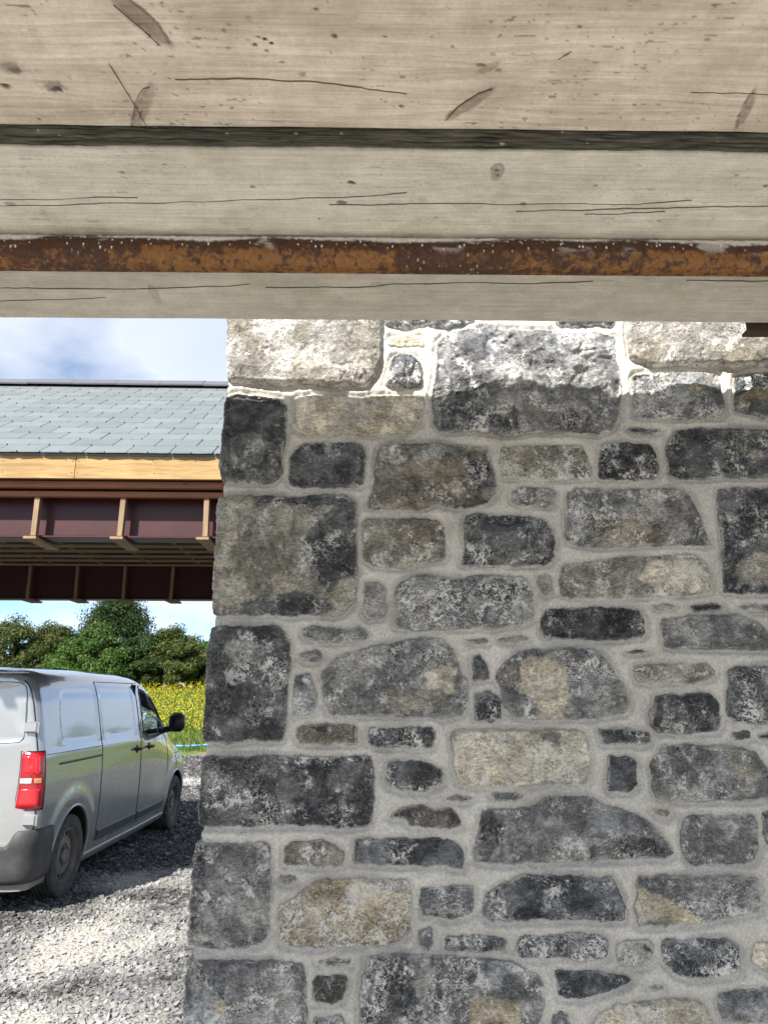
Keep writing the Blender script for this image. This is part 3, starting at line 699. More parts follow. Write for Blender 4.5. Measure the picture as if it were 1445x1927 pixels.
t.L(v, dv.inputs[0]); t.L(sc.outputs[0], dv.inputs[1]); t.L(dv.outputs[0], vo.inputs['Vector'])
b2 = t.bump(t.ramp(vo.outputs['Distance'], [(0.0, 0.0), (0.10, 1.0)]), 0.22, 0.002, b1)
b3 = t.bump(n2, 1.0, 0.0045, b2)
t.bump(n3, 0.8, 0.0013, b3)
M_ROCK = t.m

t = NT('lime_mortar')
g = t.N('NewGeometry'); v = g.outputs['Position']
n1 = t.noise(v, 14, 6, 0.6); n2 = t.noise(v, 260, 5, 0.75); n3 = t.noise(v, 900, 3, 0.7)
c = t.ramp(n1, [(0.3, (0.57, 0.54, 0.49)), (0.7, (0.77, 0.74, 0.68))])
c = t.mix(0.85, c, t.ramp(n2, [(0.25, 0.45), (0.5, 1.0), (0.75, 1.35)]), 'MULTIPLY')
c = t.mix(0.5, c, t.ramp(n3, [(0.3, 0.6), (0.7, 1.3)]), 'MULTIPLY')
c = t.mix(t.attr('dirt_shade', 'Fac'), c, (0.17, 0.15, 0.12))
t.base(c); t.set(Roughness=0.95)
b1 = t.bump(n2, 0.9, 0.0035); t.bump(n3, 0.7, 0.001, b1)
M_MORTAR = t.m

def seg_dist(P, poly):
    """signed distance (inside +) and nearest boundary point of points P (n,2)"""
    A = poly; B = np.roll(poly, -1, 0); AB = B - A
    L2 = (AB ** 2).sum(1) + 1e-15
    best = np.full(len(P), 1e9); near = np.zeros_like(P); inside = np.zeros(len(P), bool)
    for i in range(len(A)):
        ap = P - A[i]
        t_ = np.clip((ap @ AB[i]) / L2[i], 0, 1)
        q = A[i] + t_[:, None] * AB[i]
        d = ((P - q) ** 2).sum(1)
        m = d < best
        best[m] = d[m]; near[m] = q[m]
        if (A[i, 1] != B[i, 1]):
            cr_ = ((A[i, 1] > P[:, 1]) != (B[i, 1] > P[:, 1])) & (P[:, 0] < AB[i, 0] * (P[:, 1] - A[i, 1]) / AB[i, 1] + A[i, 0])
            inside ^= cr_
    d = np.sqrt(best)
    return np.where(inside, d, -d), near
def chaikin(p, q=0.22):
    n = np.roll(p, -1, 0)
    return np.stack([p * (1 - q) + n * q, p * q + n * (1 - q)], 1).reshape(-1, 2)
def roughen(p, step, amp, seed):
    out = []
    n = len(p)
    for i in range(n):
        a, b = p[i], p[(i + 1) % n]; L = np.linalg.norm(b - a); k = max(1, int(round(L / step)))
        for j in range(k): out.append(a + (b - a) * j / k)
    out = np.array(out)
    tn = np.roll(out, -1, 0) - np.roll(out, 1, 0); tn /= np.linalg.norm(tn, axis=1, keepdims=True) + 1e-9
    nr = np.stack([tn[:, 1], -tn[:, 0]], 1)
    ar = 0.5 * (out[:, 0] * np.roll(out[:, 1], -1) - np.roll(out[:, 0], -1) * out[:, 1]).sum()
    out = out + nr * (0.0015 if ar > 0 else -0.0015)
    a = amp * (1.6 * fbm(out[:, 0] * 45, out[:, 1] * 45, seed, 2) + 1.1 * fbm(out[:, 0] * 150, out[:, 1] * 150, seed + 3, 3))
    return out + nr * a[:, None]

wall = empty('stone_wall', (-0.28, WD, 0), 0, 'rubble stone wall of dark and tan limestone blocks with grey mortar and squared corner stones', 'wall')
WLOC = Vector((-0.28, WD, 0))
stones2d = []
SP = 0.0021
for si, (zone, kind, prot, pts, patches, lim, corner) in enumerate(ST):
    rs = np.random.RandomState(100 + si)
    far = zone is None; SP = 0.008 if far else 0.0021
    raw = np.array(pts, float) if far else to_wall(zone, pts, prot * 0.3)
    prot = prot * 0.62
    poly = roughen(chaikin(raw, 0.085), 0.0026, 0.0020, si)
    if not far: stones2d.append(poly)
    lo, hi = poly.min(0) - 2.6 * SP, poly.max(0) + 2.6 * SP
    area_ = np.prod(hi - lo)
    xs_, zs_ = np.arange(lo[0], hi[0], SP), np.arange(lo[1], hi[1], SP)
    X, Z = np.meshgrid(xs_, zs_, indexing='ij'); P = np.stack([X.ravel(), Z.ravel()], 1)
    sd, nearp = seg_dist(P, poly)
    size = min(hi - lo)
    w = min(0.0055, size * 0.22)
    e = np.clip(sd / w, 0, 1)
    prof = 1 - (1 - e) ** 2.4
    ctr = poly.mean(0); ext = (hi - lo) / 2
    # cleft facets
    fac = np.full(len(P), 1e9)
    for k in range(9 if size < .08 else 14):
        pk = ctr + (rs.rand(2) - .5) * 2 * ext * .9
        gk = rs.randn(2) * 0.17
        fac = np.minimum(fac, rs.rand() * 0.0045 + (P - pk) @ gk + 0.5 * abs(gk).sum() * size)
    fac = fac - fac[sd > 0].mean()
    fac = np.clip(fac * 1.35, -0.013, 0.011)
    wx = P[:, 0] + 0.012 * fbm(P[:, 0] * 20, P[:, 1] * 20, si + 1, 2); wz = P[:, 1] + 0.012 * fbm(P[:, 0] * 20, P[:, 1] * 20, si + 2, 2)
    rid_ = 1 - np.abs(fbm(wx * 16, wz * 22, si + 4, 3)) * 2
    # stepped cleavage
    st_ = fbm(wx * 13 + 5, wz * 13, si + 9, 3) * 3.2; stp = (np.floor(st_) + sstep(0.75, 1.0, st_ - np.floor(st_))) * 0.0034
    k_ = min(1.0, prot / 0.013) * (0.5 if kind == 'pale' else 1.0)
    h = 0.001 + prot * (0.70 * prof + 0.30 * sstep(0, .03, sd)) + k_ * sstep(0, 1, e) * (fac * 0.75 + stp * 1.2) + e * k_ * 0.0055 * (rid_ - .5) \
        + k_ * 0.0022 * fbm(P[:, 0] * 70, P[:, 1] * 70, si, 3) * (0.4 + .6 * e) + 0.0006 * fbm(P[:, 0] * 230, P[:, 1] * 230, si + 1, 2)
    # colour
    a_, b_ = KC[kind]
    tn = sstep(-0.22, 0.38, fbm(P[:, 0] * 14, P[:, 1] * 14, si + 20, 4, 0.6))[:, None]
    C = np.array(a_) * (1 - tn) + np.array(b_) * tn
    tn2 = fbm(P[:, 0] * 9, P[:, 1] * 9, si + 30, 3)[:, None]
    C = C * (1 + 0.25 * tn2 * np.array([1.0, 0.8, 0.4]))
    for pk_, pp in patches:
        pw = chaikin(to_wall(zone, pp, prot), .1); psd, _ = seg_dist(P, pw)
        psd = psd + 0.010 * fbm(P[:, 0] * 40, P[:, 1] * 40, si + 40, 4, 0.62)
        m = sstep(-0.0005, 0.0022, psd)[:, None]
        pa, pb = KC[pk_]
        C = C * (1 - m) + (np.array(pa) * (1 - tn) + np.array(pb) * tn) * m
    rim = (1 - sstep(0.0008, 0.0042, sd)) * (0.25 + 0.75 * sstep(-.1, .3, fbm(P[:, 0] * 25, P[:, 1] * 25, si + 50, 2)))
    limv = lim * (0.55 + 1.3 * np.clip(fbm(P[:, 0] * 11, P[:, 1] * 11, si + 60, 3) + 0.25, 0, 1))
    keep = sd > -1.9 * SP
    out = sd < 0.0
    depth = np.where(out, np.where(-sd > 0.7 * SP, -0.030, -0.006), 0)
    if corner:
        lft = nearp[:, 0] < lo[0] + 0.035
        depth = np.where(out & lft & (-sd > 0.7 * SP), -0.24, depth)
    Q = np.where(out[:, None], nearp, P)
    hh = np.where(out, depth, h)
    if corner:   # round the arris a little where the two faces meet
        pass
    V = np.stack([Q[:, 0], WD - hh, Q[:, 1]], 1)
    F = grid_faces(len(xs_), len(zs_)); F = F[keep[F].all(1)]
    used = np.zeros(len(P), bool); used[F.ravel()] = True
    ren = np.cumsum(used) - 1
    cen = Vector((float(ctr[0]), WD, float(ctr[1])))
    V = V[used] - np.array(cen)
    me = np_mesh('stone', V, ren[F], M_ROCK, True, C[used], {'lime': limv[used], 'rim': rim[used]})
    new_obj('stone', me, wall, cen - WLOC)

# mortar: struck joints standing between the stones, falling away to a narrow gap at each stone
SPM = 0.0028
mleft = to_wall(PX, [(433, 395), (430, 560), (430, 735), (421, 915), (404, 1165), (385, 1405), (377, 1570), (356, 1795), (350, 1950), (343, 2120)])
mleft[:, 0] = mleft[:, 0] * 0.5 + mleft[:, 0].mean() * 0.5
zt, zb = mleft[0, 1], mleft[-1, 1]
mleft = mleft[::-1]
xs_ = np.concatenate([np.arange(mleft[:, 0].min() - 3 * SPM, 0.74, SPM), [0.80]])
zs_ = np.arange(zb, zt, SPM)
X, Z = np.meshgrid(xs_, zs_, indexing='ij'); P = np.stack([X.ravel(), Z.ravel()], 1)
G = np.full(len(P), -0.05)
for poly in stones2d:
    lo, hi = poly.min(0) - 0.03, poly.max(0) + 0.03
    m = (P[:, 0] > lo[0]) & (P[:, 0] < hi[0]) & (P[:, 1] > lo[1]) & (P[:, 1] < hi[1])
    if not m.any(): continue
    s_, _ = seg_dist(P[m], poly)
    G[m] = np.maximum(G[m], s_)
d = -G
strap = sstep(0.0040, 0.0100, d)
h = -0.0004 + 0.0004 * sstep(0, .0015, d) + 0.0060 * strap
h += 0.0026 * fbm(P[:, 0] * 45, P[:, 1] * 45, 3, 4) + 0.0018 * fbm(P[:, 0] * 12, P[:, 1] * 12, 6, 3) + 0.0006 * fbm(P[:, 0] * 200, P[:, 1] * 200, 8, 2)
h = np.where(G > 0.004, -0.010, h)
dirt_shade = (1 - sstep(0.0, 0.0022, d)) * 0.60 * sstep(-0.15, 0.3, fbm(P[:, 0] * 30, P[:, 1] * 30, 12, 3)) + 0.03 * (1 - sstep(0.001, 0.006, d)) + 0.14 * sstep(0.1, .5, fbm(P[:, 0] * 9, P[:, 1] * 9, 14, 4))  # shade of the recessed joint edges painted in, with broken staining and blotches
xl = np.interp(P[:, 1], mleft[:, 1], mleft[:, 0]) + 0.003 + 0.0025 * fbm(P[:, 1] * 60, P[:, 1] * 0, 2, 3)
out = P[:, 0] < xl
far_ = P[:, 0] < xl - 1.2 * SPM
rd = np.clip((P[:, 0] - xl) / 0.008, 0, 1); h = h - 0.005 * (1 - rd) ** 2
Q = P.copy(); Q[out, 0] = xl[out]
hh = np.where(out, np.where(far_, -0.24, -0.02), h)
V = np.stack([Q[:, 0], WD - hh, Q[:, 1]], 1) - np.array(WLOC)
me = np_mesh('mortar', V, grid_faces(len(xs_), len(zs_)), M_MORTAR, True, None, {'dirt_shade': dirt_shade})
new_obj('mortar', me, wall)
b = MB(); b.box(-0.272, 2.4, WD + 0.012, WD + 0.52, -0.1, 3.35)
b.obj('wall_core', M_MORTAR, wall, loc=-WLOC)

# ================================================================== SCAFFOLD OVERHEAD
SYAW = R(0.8)
HB = 0.65                      # underside of the boards above the camera
def px_line(pts, H): 
    p = np.array(pts, float); x, y = on_z(p[:, 0], p[:, 1], CAM_Z + H); 
    c, s = math.cos(-SYAW), math.sin(-SYAW)
    return np.stack([x * c - y * s, x * s + y * c], 1)
t = NT('scaffold_wood'); v = t.obj((1, 1, 1))
oi = t.N('ObjectInfo')
m1 = t.N('Mapping'); m1.inputs['Scale'].default_value = (9, 300, 40); tcx = t.N('TexCoord'); t.L(tcx.outputs['Object'], m1.inputs['Vector'])
m2 = t.N('Mapping'); m2.inputs['Scale'].default_value = (14, 900, 60); t.L(tcx.outputs['Object'], m2.inputs['Vector'])
g1 = t.noise(m1.outputs[0], 1.0, 5, 0.65, 0.3); g2 = t.noise(m2.outputs[0], 1.0, 4, 0.7)
n1 = t.noise(v, 26, 6, 0.65); n2 = t.noise(v, 220, 4, 0.7)
col = t.attr('Col')
c = t.mix(0.22, col, t.ramp(g1, [(0.3, 0.66), (0.7, 1.28)]), 'MULTIPLY')
c = t.mix(0.20, c, t.ramp(g2, [(0.3, 0.6), (0.7, 1.35)]), 'MULTIPLY')
c = t.mix(0.30, c, t.ramp(n1, [(0.3, 0.75), (0.7, 1.25)]), 'MULTIPLY')
c = t.mix(0.25, c, t.ramp(n2, [(0.3, 0.6), (0.7, 1.35)]), 'MULTIPLY')
t.base(c); t.set(Roughness=0.88); t.b.inputs['Specular IOR Level'].default_value = 0.25
b1 = t.bump(g1, 0.5, 0.0012); b2 = t.bump(g2, 0.4, 0.0005, b1); t.bump(n2, 0.4, 0.0006, b2)
M_SWOOD = t.m

def wood_fields(X, Y, H, seed, c_lo, c_hi, cracks, knots, specks, gamt=1.0):
    """colour and relief of a board's underside (board frame x along, y across)"""
    # grain bends round the knots
    bend = np.zeros_like(X)
    for (kx, ky, rx, ry, rot, st) in knots:
        dxk, dyk = X - kx, Y - ky
        bend += 0.012 * np.tanh(dyk / .006) * np.exp(-(dxk / 0.07) ** 2 - (dyk / 0.035) ** 2) 
    Yg = Y + bend + 0.006 * fbm(X * 1.6, Y * 3, seed, 2)
    gr = fbm(X * 5, Yg * 130, seed + 1, 3, 0.6) * 1.35
    band = fbm(X * 0.9, Yg * 26, seed + 2, 3)
    blot = fbm(X * 7, Y * 9, seed + 3, 4, 0.6)
    blot2 = fbm(X * 26, Y * 34, seed + 5, 3, 0.6)
    tn = np.clip(0.5 + gamt * (0.38 * gr + 0.30 * band) + 0.50 * blot + .34 * blot2, 0, 1)[..., None]
    C = np.array(c_lo) * (1 - tn) + np.array(c_hi) * tn
    sm = sstep(0.16, 0.55, fbm(X * 5 + 3, Y * 7, seed + 7, 4, .6))[..., None] * 0.30
    C = C * (1 - sm) + np.array([.42, .38, .27]) * sm            # yellowish blotches
    Hh = 0.0006 * gr + 0.0008 * band
    for (kx, ky, rx, ry, rot, st) in knots:
        c_, s_ = math.cos(rot), math.sin(rot)
        dxk, dyk = (X - kx) * c_ + (Y - ky) * s_, -(X - kx) * s_ + (Y - ky) * c_
        rr = np.sqrt((dxk / rx) ** 2 + (dyk / ry) ** 2) + 0.22 * fbm(X * 60, Y * 60, seed + 9, 3)
        m = (1 - sstep(0.6, 1.2, rr))[..., None] * st
        ring = np.exp(-((rr - 1.0) / 0.16) ** 2)[..., None] * st * (0.25 + 0.9 * sstep(-.2, .5, -dyk / ry + .8 * fbm(X * 40, Y * 40, seed + 10, 2)))[..., None]
        tex = 0.75 + 0.5 * fbm(dxk * 40, dyk * 260, seed + 11, 2)[..., None]
        C = C * (1 - m * .72) + np.array([.27, .18, .14]) * tex * m * .72
        C = C * (1 - ring * 0.60)
        Hh += -0.0015 * ring[..., 0] + 0.0008 * m[..., 0]
    for pts, wd, st in ():
        L = np.full(X.shape, 1e9); al = np.zeros(X.shape)
        n = len(pts)
        for i in range(n - 1):
            a, b = pts[i], pts[i + 1]; ab = b - a; l2 = (ab ** 2).sum() + 1e-12
            tt = np.clip(((X - a[0]) * ab[0] + (Y - a[1]) * ab[1]) / l2, 0, 1)
            dd = np.hypot(X - a[0] - tt * ab[0], Y - a[1] - tt * ab[1])
            m = dd < L; L[m] = dd[m]; al[m] = (i + tt[m]) / (n - 1)
        L = np.abs(L + 0.0012 * fbm(X * 60, Y * 25, seed + 13, 3) )
        wdl = wd * (0.35 + 0.65 * np.sqrt(np.clip(al * (1 - al) * 4, 0, 1))) * (0.7 + 0.8 * np.clip(.5 + fbm(X * 25, Y * 4, seed + 15, 2), 0, 1))
        m = np.clip(1.25 - L / wdl, 0, 1)[..., None] * st
        C = C * (1 - m) + np.array([.07, .055, .045]) * m
        Hh -= 0.003 * m[..., 0]
    for (sx, sy, r, st) in specks:
        rr = np.hypot((X - sx) / 1.5, Y - sy) / r + 0.5 * fbm(X * 180, Y * 180, seed + 17, 2)
        m = (1 - sstep(0.6, 1.1, rr))[..., None] * st
        C = C * (1 - m) + np.array([.05, .045, .04]) * m; Hh -= 0.0008 * m[..., 0]
    # small dark nicks everywhere
    nk = fbm(X * 70 + 2 * fbm(X * 30, Y * 30, seed + 6, 2), Y * 130, seed + 19, 3, .7); m = (sstep(0.50, 0.60, nk) * sstep(-.35, .25, fbm(X * 6, Y * 8, seed + 23, 2)))[..., None] * (.70 if seed == 61 else .35)
    C = C * (1 - m) + np.array([.12, .10, .08]) * m
    return C, Hh
def board(name, y0, y1, H, thick, seed, c_lo, c_hi, label, cracks=(), knots=(), specks=(), fine=True, x0=-1.9, x1=2.3, edge=(0.17, 0.165, 0.14)):
    rs = np.random.RandomState(seed)
    if fine: xs_ = np.concatenate([np.linspace(x0, -0.75, 30)[:-1], np.arange(-0.75, 0.80, 0.0022), np.linspace(0.80, x1, 34)])
    else: xs_ = np.linspace(x0, x1, 60)
    nb = int((y1 - y0) / (0.0017 if fine else 0.02))
    # cross-section: bottom from near edge to far edge, then up and back over
    sec = []
    c = 0.0025
    for k in range(nb + 1): sec.append((y0 + (y1 - y0) * k / nb, 0.0, 0))
    nbt = len(sec)
    sec[0] = (y0, c, 0)
    sec.insert(1, (y0 + c, 0, 0)); sec[-1] = (y1 - c, 0, 0); sec.append((y1, c, 0)); nbt = len(sec)
    for k in range(1, 12): sec.append((y1, c + (thick - c) * k / 11, 1))
    for k in range(1, 7): sec.append((y1 - (y1 - y0) * k / 6, thick, 1))
    for k in range(1, 32): sec.append((y0, thick - (thick - c) * k / 32, 1))
    sec = np.array(sec)
    ns = len(sec)
    X = np.repeat(xs_[:, None], ns, 1); Y = np.repeat(sec[None, :, 0], len(xs_), 0).copy(); Z = np.repeat(sec[None, :, 1], len(xs_), 0).copy()
    # wavering edges
    wv0 = 0.0042 * fbm(X * 5, Z * 30, seed + 31, 4) + 0.006 * np.clip(fbm(X * 14, X * 0 + 4, seed + 33, 3) - .25, 0, 1) + 0.0012 * fbm(X * 60, Z * 160, seed + 34, 3); wv1 = 0.0016 * fbm(X * 9, X * 0, seed + 35, 3)
    k0 = 1 - sstep(y0, y0 + 0.006, Y); k1 = sstep(y1 - 0.006, y1, Y)
    Y = Y + k0 * wv0 + k1 * wv1
    C, Hh = wood_fields(X, Y, H, seed, c_lo, c_hi, cracks, knots, specks, 1.0 if seed == 61 else 0.45)
    Z = Z - np.where(sec[None, :, 2] > 0, 0, Hh)
    side = (sec[None, :, 2] > 0)[..., None] * np.ones_like(C) > 0
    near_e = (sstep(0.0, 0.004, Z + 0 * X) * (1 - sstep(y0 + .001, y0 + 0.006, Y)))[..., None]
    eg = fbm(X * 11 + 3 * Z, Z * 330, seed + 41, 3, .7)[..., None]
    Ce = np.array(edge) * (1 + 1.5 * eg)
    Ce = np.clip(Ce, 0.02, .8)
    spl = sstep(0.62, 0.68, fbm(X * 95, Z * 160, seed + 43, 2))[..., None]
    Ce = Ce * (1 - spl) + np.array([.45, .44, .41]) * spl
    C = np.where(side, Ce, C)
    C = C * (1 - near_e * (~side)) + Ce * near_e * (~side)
    Y = Y + side[..., 0] * k0 * 0.0016 * eg[..., 0]
    V = np.stack([X, Y, Z + CAM_Z + H], -1)
    nx = len(xs_)
    i = np.arange(nx - 1)[:, None] * ns + np.arange(ns)[None, :]
    j = np.arange(nx - 1)[:, None] * ns + (np.arange(ns)[None, :] + 1) % ns
    F = np.stack([i, j, j + ns, i + ns], -1).reshape(-1, 4)
    V = V.reshape(-1, 3); C = np.clip(C.reshape(-1, 3), 0.01, 0.9)
    # end grain caps
    e0 = len(V); V = np.concatenate([V, [[x0, (y0 + y1) / 2, CAM_Z + H + thick / 2], [x1, (y0 + y1) / 2, CAM_Z + H + thick / 2]]]); C = np.concatenate([C, [edge, edge]])
    k = np.arange(ns); k2 = (k + 1) % ns; L = (nx - 1) * ns
    capA = np.stack([k, np.full(ns, e0), np.full(ns, e0), k2], 1)
    me = np_mesh(name, V, F, M_SWOOD, False, C)
    import bmesh
    bm = bmesh.new(); bm.from_mesh(me); bm.verts.ensure_lookup_table()
    for f in ([bm.verts[q] for q in range(ns)], [bm.verts[L + q] for q in range(ns - 1, -1, -1)]):
        try: bm.faces.new(f)
        except Exception: pass
    lone = [v_ for v_ in bm.verts if not v_.link_faces]
    bmesh.ops.delete(bm, geom=lone, context='VERTS'); bm.to_mesh(me); bm.free()
    ob = new_obj(name, me, rz_fix(), label=label, cat='scaffold board', group='scaffold boards overhead')
    if cracks:
        for ci, (pts, wd, st) in enumerate(cracks):
            P_ = []; mc_ = MB()
            for a, b in zip(pts[:-1], pts[1:]):
                k_ = max(2, int(np.linalg.norm(b - a) / .006))
                for j_ in range(k_): P_.append(a + (b - a) * j_ / k_)
            P_.append(pts[-1]); P_ = np.array(P_); n_ = len(P_)
            P_[:, 1] += 0.0030 * fbm(P_[:, 0] * 13, P_[:, 0] * 0 + ci, seed + 3, 5, .6); 
            tp = np.sqrt(np.clip(np.linspace(0, 1, n_) * (1 - np.linspace(0, 1, n_)) * 4, 0, 1))
            wv_ = wd * .27 * st * (0.2 + .8 * tp) * (0.12 + 1.7 * np.clip(.42 + 1.1 * fbm(P_[:, 0] * 18, P_[:, 0] * 0 + ci, seed + 5, 4), 0, 1))
            tn_ = np.gradient(P_, axis=0); tn_ /= np.linalg.norm(tn_, axis=1, keepdims=True) + 1e-9
            nn_ = np.stack([-tn_[:, 1], tn_[:, 0]], 1) * wv_[:, None]
            zz_ = CAM_Z + H - 0.0016
            vs_ = []
            for p_, q_ in zip(P_, nn_): vs_ += [(p_[0] - q_[0], p_[1] - q_[1], zz_), (p_[0], p_[1], zz_ + .004), (p_[0] + q_[0], p_[1] + q_[1], zz_)]
            mc_.grid(vs_, n_, 3); mc_.grid([v for i_, v in enumerate(vs_) if i_ % 3 != 1], n_, 2)
            mc_.obj('crack', M_CRACK, ob)
    return ob
M_CRACK = plain('crack_shadow', (.15, .122, .098), .95)
def rz_fix(): return None
def kn(px, py, w, h, rot, st, H):
    a = px_line([(px, py), (px + w, py), (px, py + h)], H)
    return (a[0][0], a[0][1], abs(a[1][0] - a[0][0]), abs(a[2][1] - a[0][1]), rot, st)
def ck(H, *lines): return [(px_line(l, H), w, s) for l, w, s in lines]
def sp(H, lst):
    out = []
    for x, y, r, s in lst:
        a = px_line([(x, y), (x + r, y)], H); out.append((a[0][0], a[0][1], abs(a[1][0] - a[0][0]), s))
    return out
HA = HB + 0.028
def diag(px0, py0, px1, py1, wpx, st, H):
    a = px_line([(px0, py0), (px1, py1), ((px0 + px1) / 2 + wpx, (py0 + py1) / 2), ((px0 + px1) / 2, (py0 + py1) / 2)], H)
    d = a[1] - a[0]
    return (a[3][0], a[3][1], np.linalg.norm(d) / 2, abs(a[2][0] - a[3][0]) / 2, math.atan2(d[1], d[0]), st)
boards = []
kA = [diag(208, -14, 318, 84, 38, 1.0, HA), diag(252, 250, 285, 165, 22, .7, HA), diag(838, 226, 926, 170, 20, .8, HA), diag(1386, 242, 1420, 172, 18, .8, HA),
      diag(895, 140, 940, 118, 14, .6, HA)]
cA_ = ck(HA, ([(330, 149), (480, 147), (590, 151), (700, 168), (765, 176)], .0015, .9), ([(205, 118), (250, 190), (282, 246)], .0009, .7), ([(250, 225), (256, 192), (270, 166), (282, 163)], .0014, .9), ([(262, 222), (268, 205)], .0022, .9), ([(215, 10), (262, 50), (300, 84)], .0013, .7), ([(262, 48), (285, 66)], .0009, .5),
         ([(1300, 172), (1445, 176)], .0008, .6), ([(838, 226), (862, 200), (900, 176), (926, 168)], .0016, .85), ([(1050, 110), (1075, 95)], .0008, .7))
sA_ = sp(HA, [(102, 163, 15, .55), (108, 168, 8, .8), (22, 128, 16, .4), (30, 133, 9, .5), (12, 162, 7, .7), (905, 122, 6, .7), (938, 133, 5, .6), (500, 74, 4, 1), (510, 81, 4, 1), (480, 84, 4, .9), (502, 95, 3, .9), (487, 70, 3, .8), (630, 68, 5, .8), (725, 70, 3, .8), (755, 200, 4, .8), (595, 18, 4, .7), (1090, 52, 4, .7),
              (430, 90, 3, .6), (530, 117, 4, .6), (300, 85, 3, .7), (1210, 128, 3, .7), (570, 140, 6, .5), (75, 225, 3, .7), (10, 160, 5, .8), (437, 203, 3, .8), (1040, 182, 5, .6), (1330, 75, 4, .5)])
boards.append(board('scaffold_board', .550, .7735, HA, .038, 61, (.58, .49, .40), (.83, .735, .63), 'pinkish brown scaffold board with long slanting knots along the top of the photo', cA_, kA, sA_, edge=(.075, .078, .066)))
kB = [kn(935, 325, 12, 14, 0, .7, HB), kn(795, 378, 8, 9, 0, .3, HB)]
cB_ = ck(HB, ([(-40, 376), (100, 373), (260, 370)], .0012, .8), ([(0, 386), (300, 381), (460, 375), (650, 370), (765, 364)], .0011, .9), ([(620, 386), (800, 382), (960, 383), (1200, 383), (1300, 377)], .0007, .7),
         ([(970, 396), (1180, 393), (1300, 389), (1480, 386)], .001, .85), ([(1100, 402), (1250, 398)], .0006, .5))
sB_ = sp(HB, [(935, 320, 4, .8), (936, 330, 3, .7), (643, 381, 7, .7), (985, 384, 5, .6), (20, 384, 7, .5), (230, 325, 4, .6), (660, 343, 5, .9), (665, 345, 4, .8), (1385, 330, 3, .7), (310, 310, 3, .5), (476, 352, 4, .6), (1120, 350, 4, .6), (600, 412, 3, .6), (1240, 415, 3, .6), (1440, 350, 4, .8), (820, 410, 3, .5)])
boards.append(board('scaffold_board', .776, .984, HB, .038, 62, (.58, .545, .465), (.79, .75, .66), 'grey scaffold board with a dark near edge, just above the rusty tube', cB_, kB, sB_, edge=(.088, .086, .070)))
kC = [kn(293, 556, 8, 16, 0, .4, HB), kn(710, 537, 12, 5, 0, .3, HB)]
cC_ = ck(HB, ([(-40, 540), (250, 544), (420, 538), (470, 533)], .0010, .8), ([(500, 541), (700, 539), (740, 534), (900, 531), (1000, 533), (1115, 529)], .0012, .9), ([(1290, 527), (1480, 528)], .0009, .8), ([(0, 566), (200, 560)], .0005, .4))
boards.append(board('scaffold_board', .987, 1.200, HB, .038, 63, (.47, .435, .37), (.65, .61, .53), 'grey scaffold board between the rusty tube and the stone wall', cC_, kC, (), edge=(.15, .145, .12)))
boards.append(board('scaffold_board', .315, .540, HA, .038, 64, (.38, .32, .25), (.55, .47, .38), 'pinkish scaffold board outside the view, first behind the board with slanting knots', fine=False))
boards.append(board('scaffold_board', .085, .310, HA, .038, 65, (.38, .32, .25), (.55, .47, .38), 'pinkish scaffold board outside the view, second behind the board with slanting knots', fine=False))
boards.append(board('scaffold_board', -.145, .080, HA, .038, 66, (.38, .32, .25), (.55, .47, .38), 'pinkish scaffold board outside the view, third behind the board with slanting knots', fine=False))
for o in boards: o.rotation_euler.z = SYAW

# rusty scaffold tube
t = NT('painted_rusty_steel'); v = t.obj()
n1 = t.noise(v, 62, 8, 0.74, 0.3); n2 = t.noise(v, 160, 5, 0.7); n3 = t.noise(v, 12, 4, .6)
oc = t.ramp(n2, [(0.3, (0.15, 0.058, 0.010)), (0.7, (0.30, 0.125, 0.020))])
rc = t.ramp(n2, [(0.3, (0.030, 0.014, 0.009)), (0.6, (0.095, 0.038, 0.018)), (0.8, (0.17, 0.07, 0.03))])
m = t.ramp(t.math('ADD', t.math('MULTIPLY', n1, 0.7), t.math('ADD', t.math('MULTIPLY', n3, 0.3), t.math('MULTIPLY', t.attr('rust', 'Fac'), 0.30))), [(0.50, 0.0), (0.575, 1.0)])
c = t.mix(m, oc, rc)
pt = t.ramp(t.noise(v, 75, 4, .6), [(0.57, 0.0), (0.63, 1.0)])
c = t.mix(pt, c, (0.05, 0.025, 0.015))
vs_ = t.N('TexVoronoi'); vs_.inputs['Scale'].default_value = 1.0; t.L(t.obj((150, 75, 75)), vs_.inputs['Vector'])
vb_ = t.math('ADD', vs_.outputs['Distance'], t.math('MULTIPLY', t.math('SUBTRACT', n2, 0.5), 0.35))
spot = t.math('MULTIPLY', t.ramp(vb_, [(0.16, 1.0), (0.22, 0.0)]), t.ramp(t.math('ADD', t.math('MULTIPLY', n3, 0.6), t.math('MULTIPLY', t.attr('rust', 'Fac'), 0.45)), [(0.42, 0.0), (0.56, 1.0)]))
cem_f = t.math('MAXIMUM', spot, t.attr('cement', 'Fac'))
c = t.mix(cem_f, c, t.ramp(n2, [(0.3, (0.62, 0.60, 0.56)), (0.7, (0.90, 0.88, 0.84))]))
t.base(c); t.set(Roughness=t.ramp(m, [(0, .42), (1, .75)]))
b1 = t.bump(n1, 0.5, 0.002); t.bump(n2, 0.5, 0.0008, b1)
M_TUBE = t.m
ty, tz, tr_ = 0.962, CAM_Z + HB - 0.0265, 0.0242
xs_ = np.concatenate([np.linspace(-2.0, -.72, 20)[:-1], np.arange(-.72, .76, .0024), np.linspace(.76, 2.4, 24)])
na = 120
th = np.arange(na) / na * 2 * math.pi
X = np.repeat(xs_[:, None], na, 1); T = np.repeat(th[None], len(xs_), 0)
S = T * tr_
nz = fbm(X * 120, S * 120, 5, 3)
up = np.cos(T - R(128))          # towards the top seen from below (direction -y, +z)
cem = sstep(0.83, 0.93, up + 0.20 * fbm(X * 9, S * 25, 6, 4) + .10 * nz - .05)
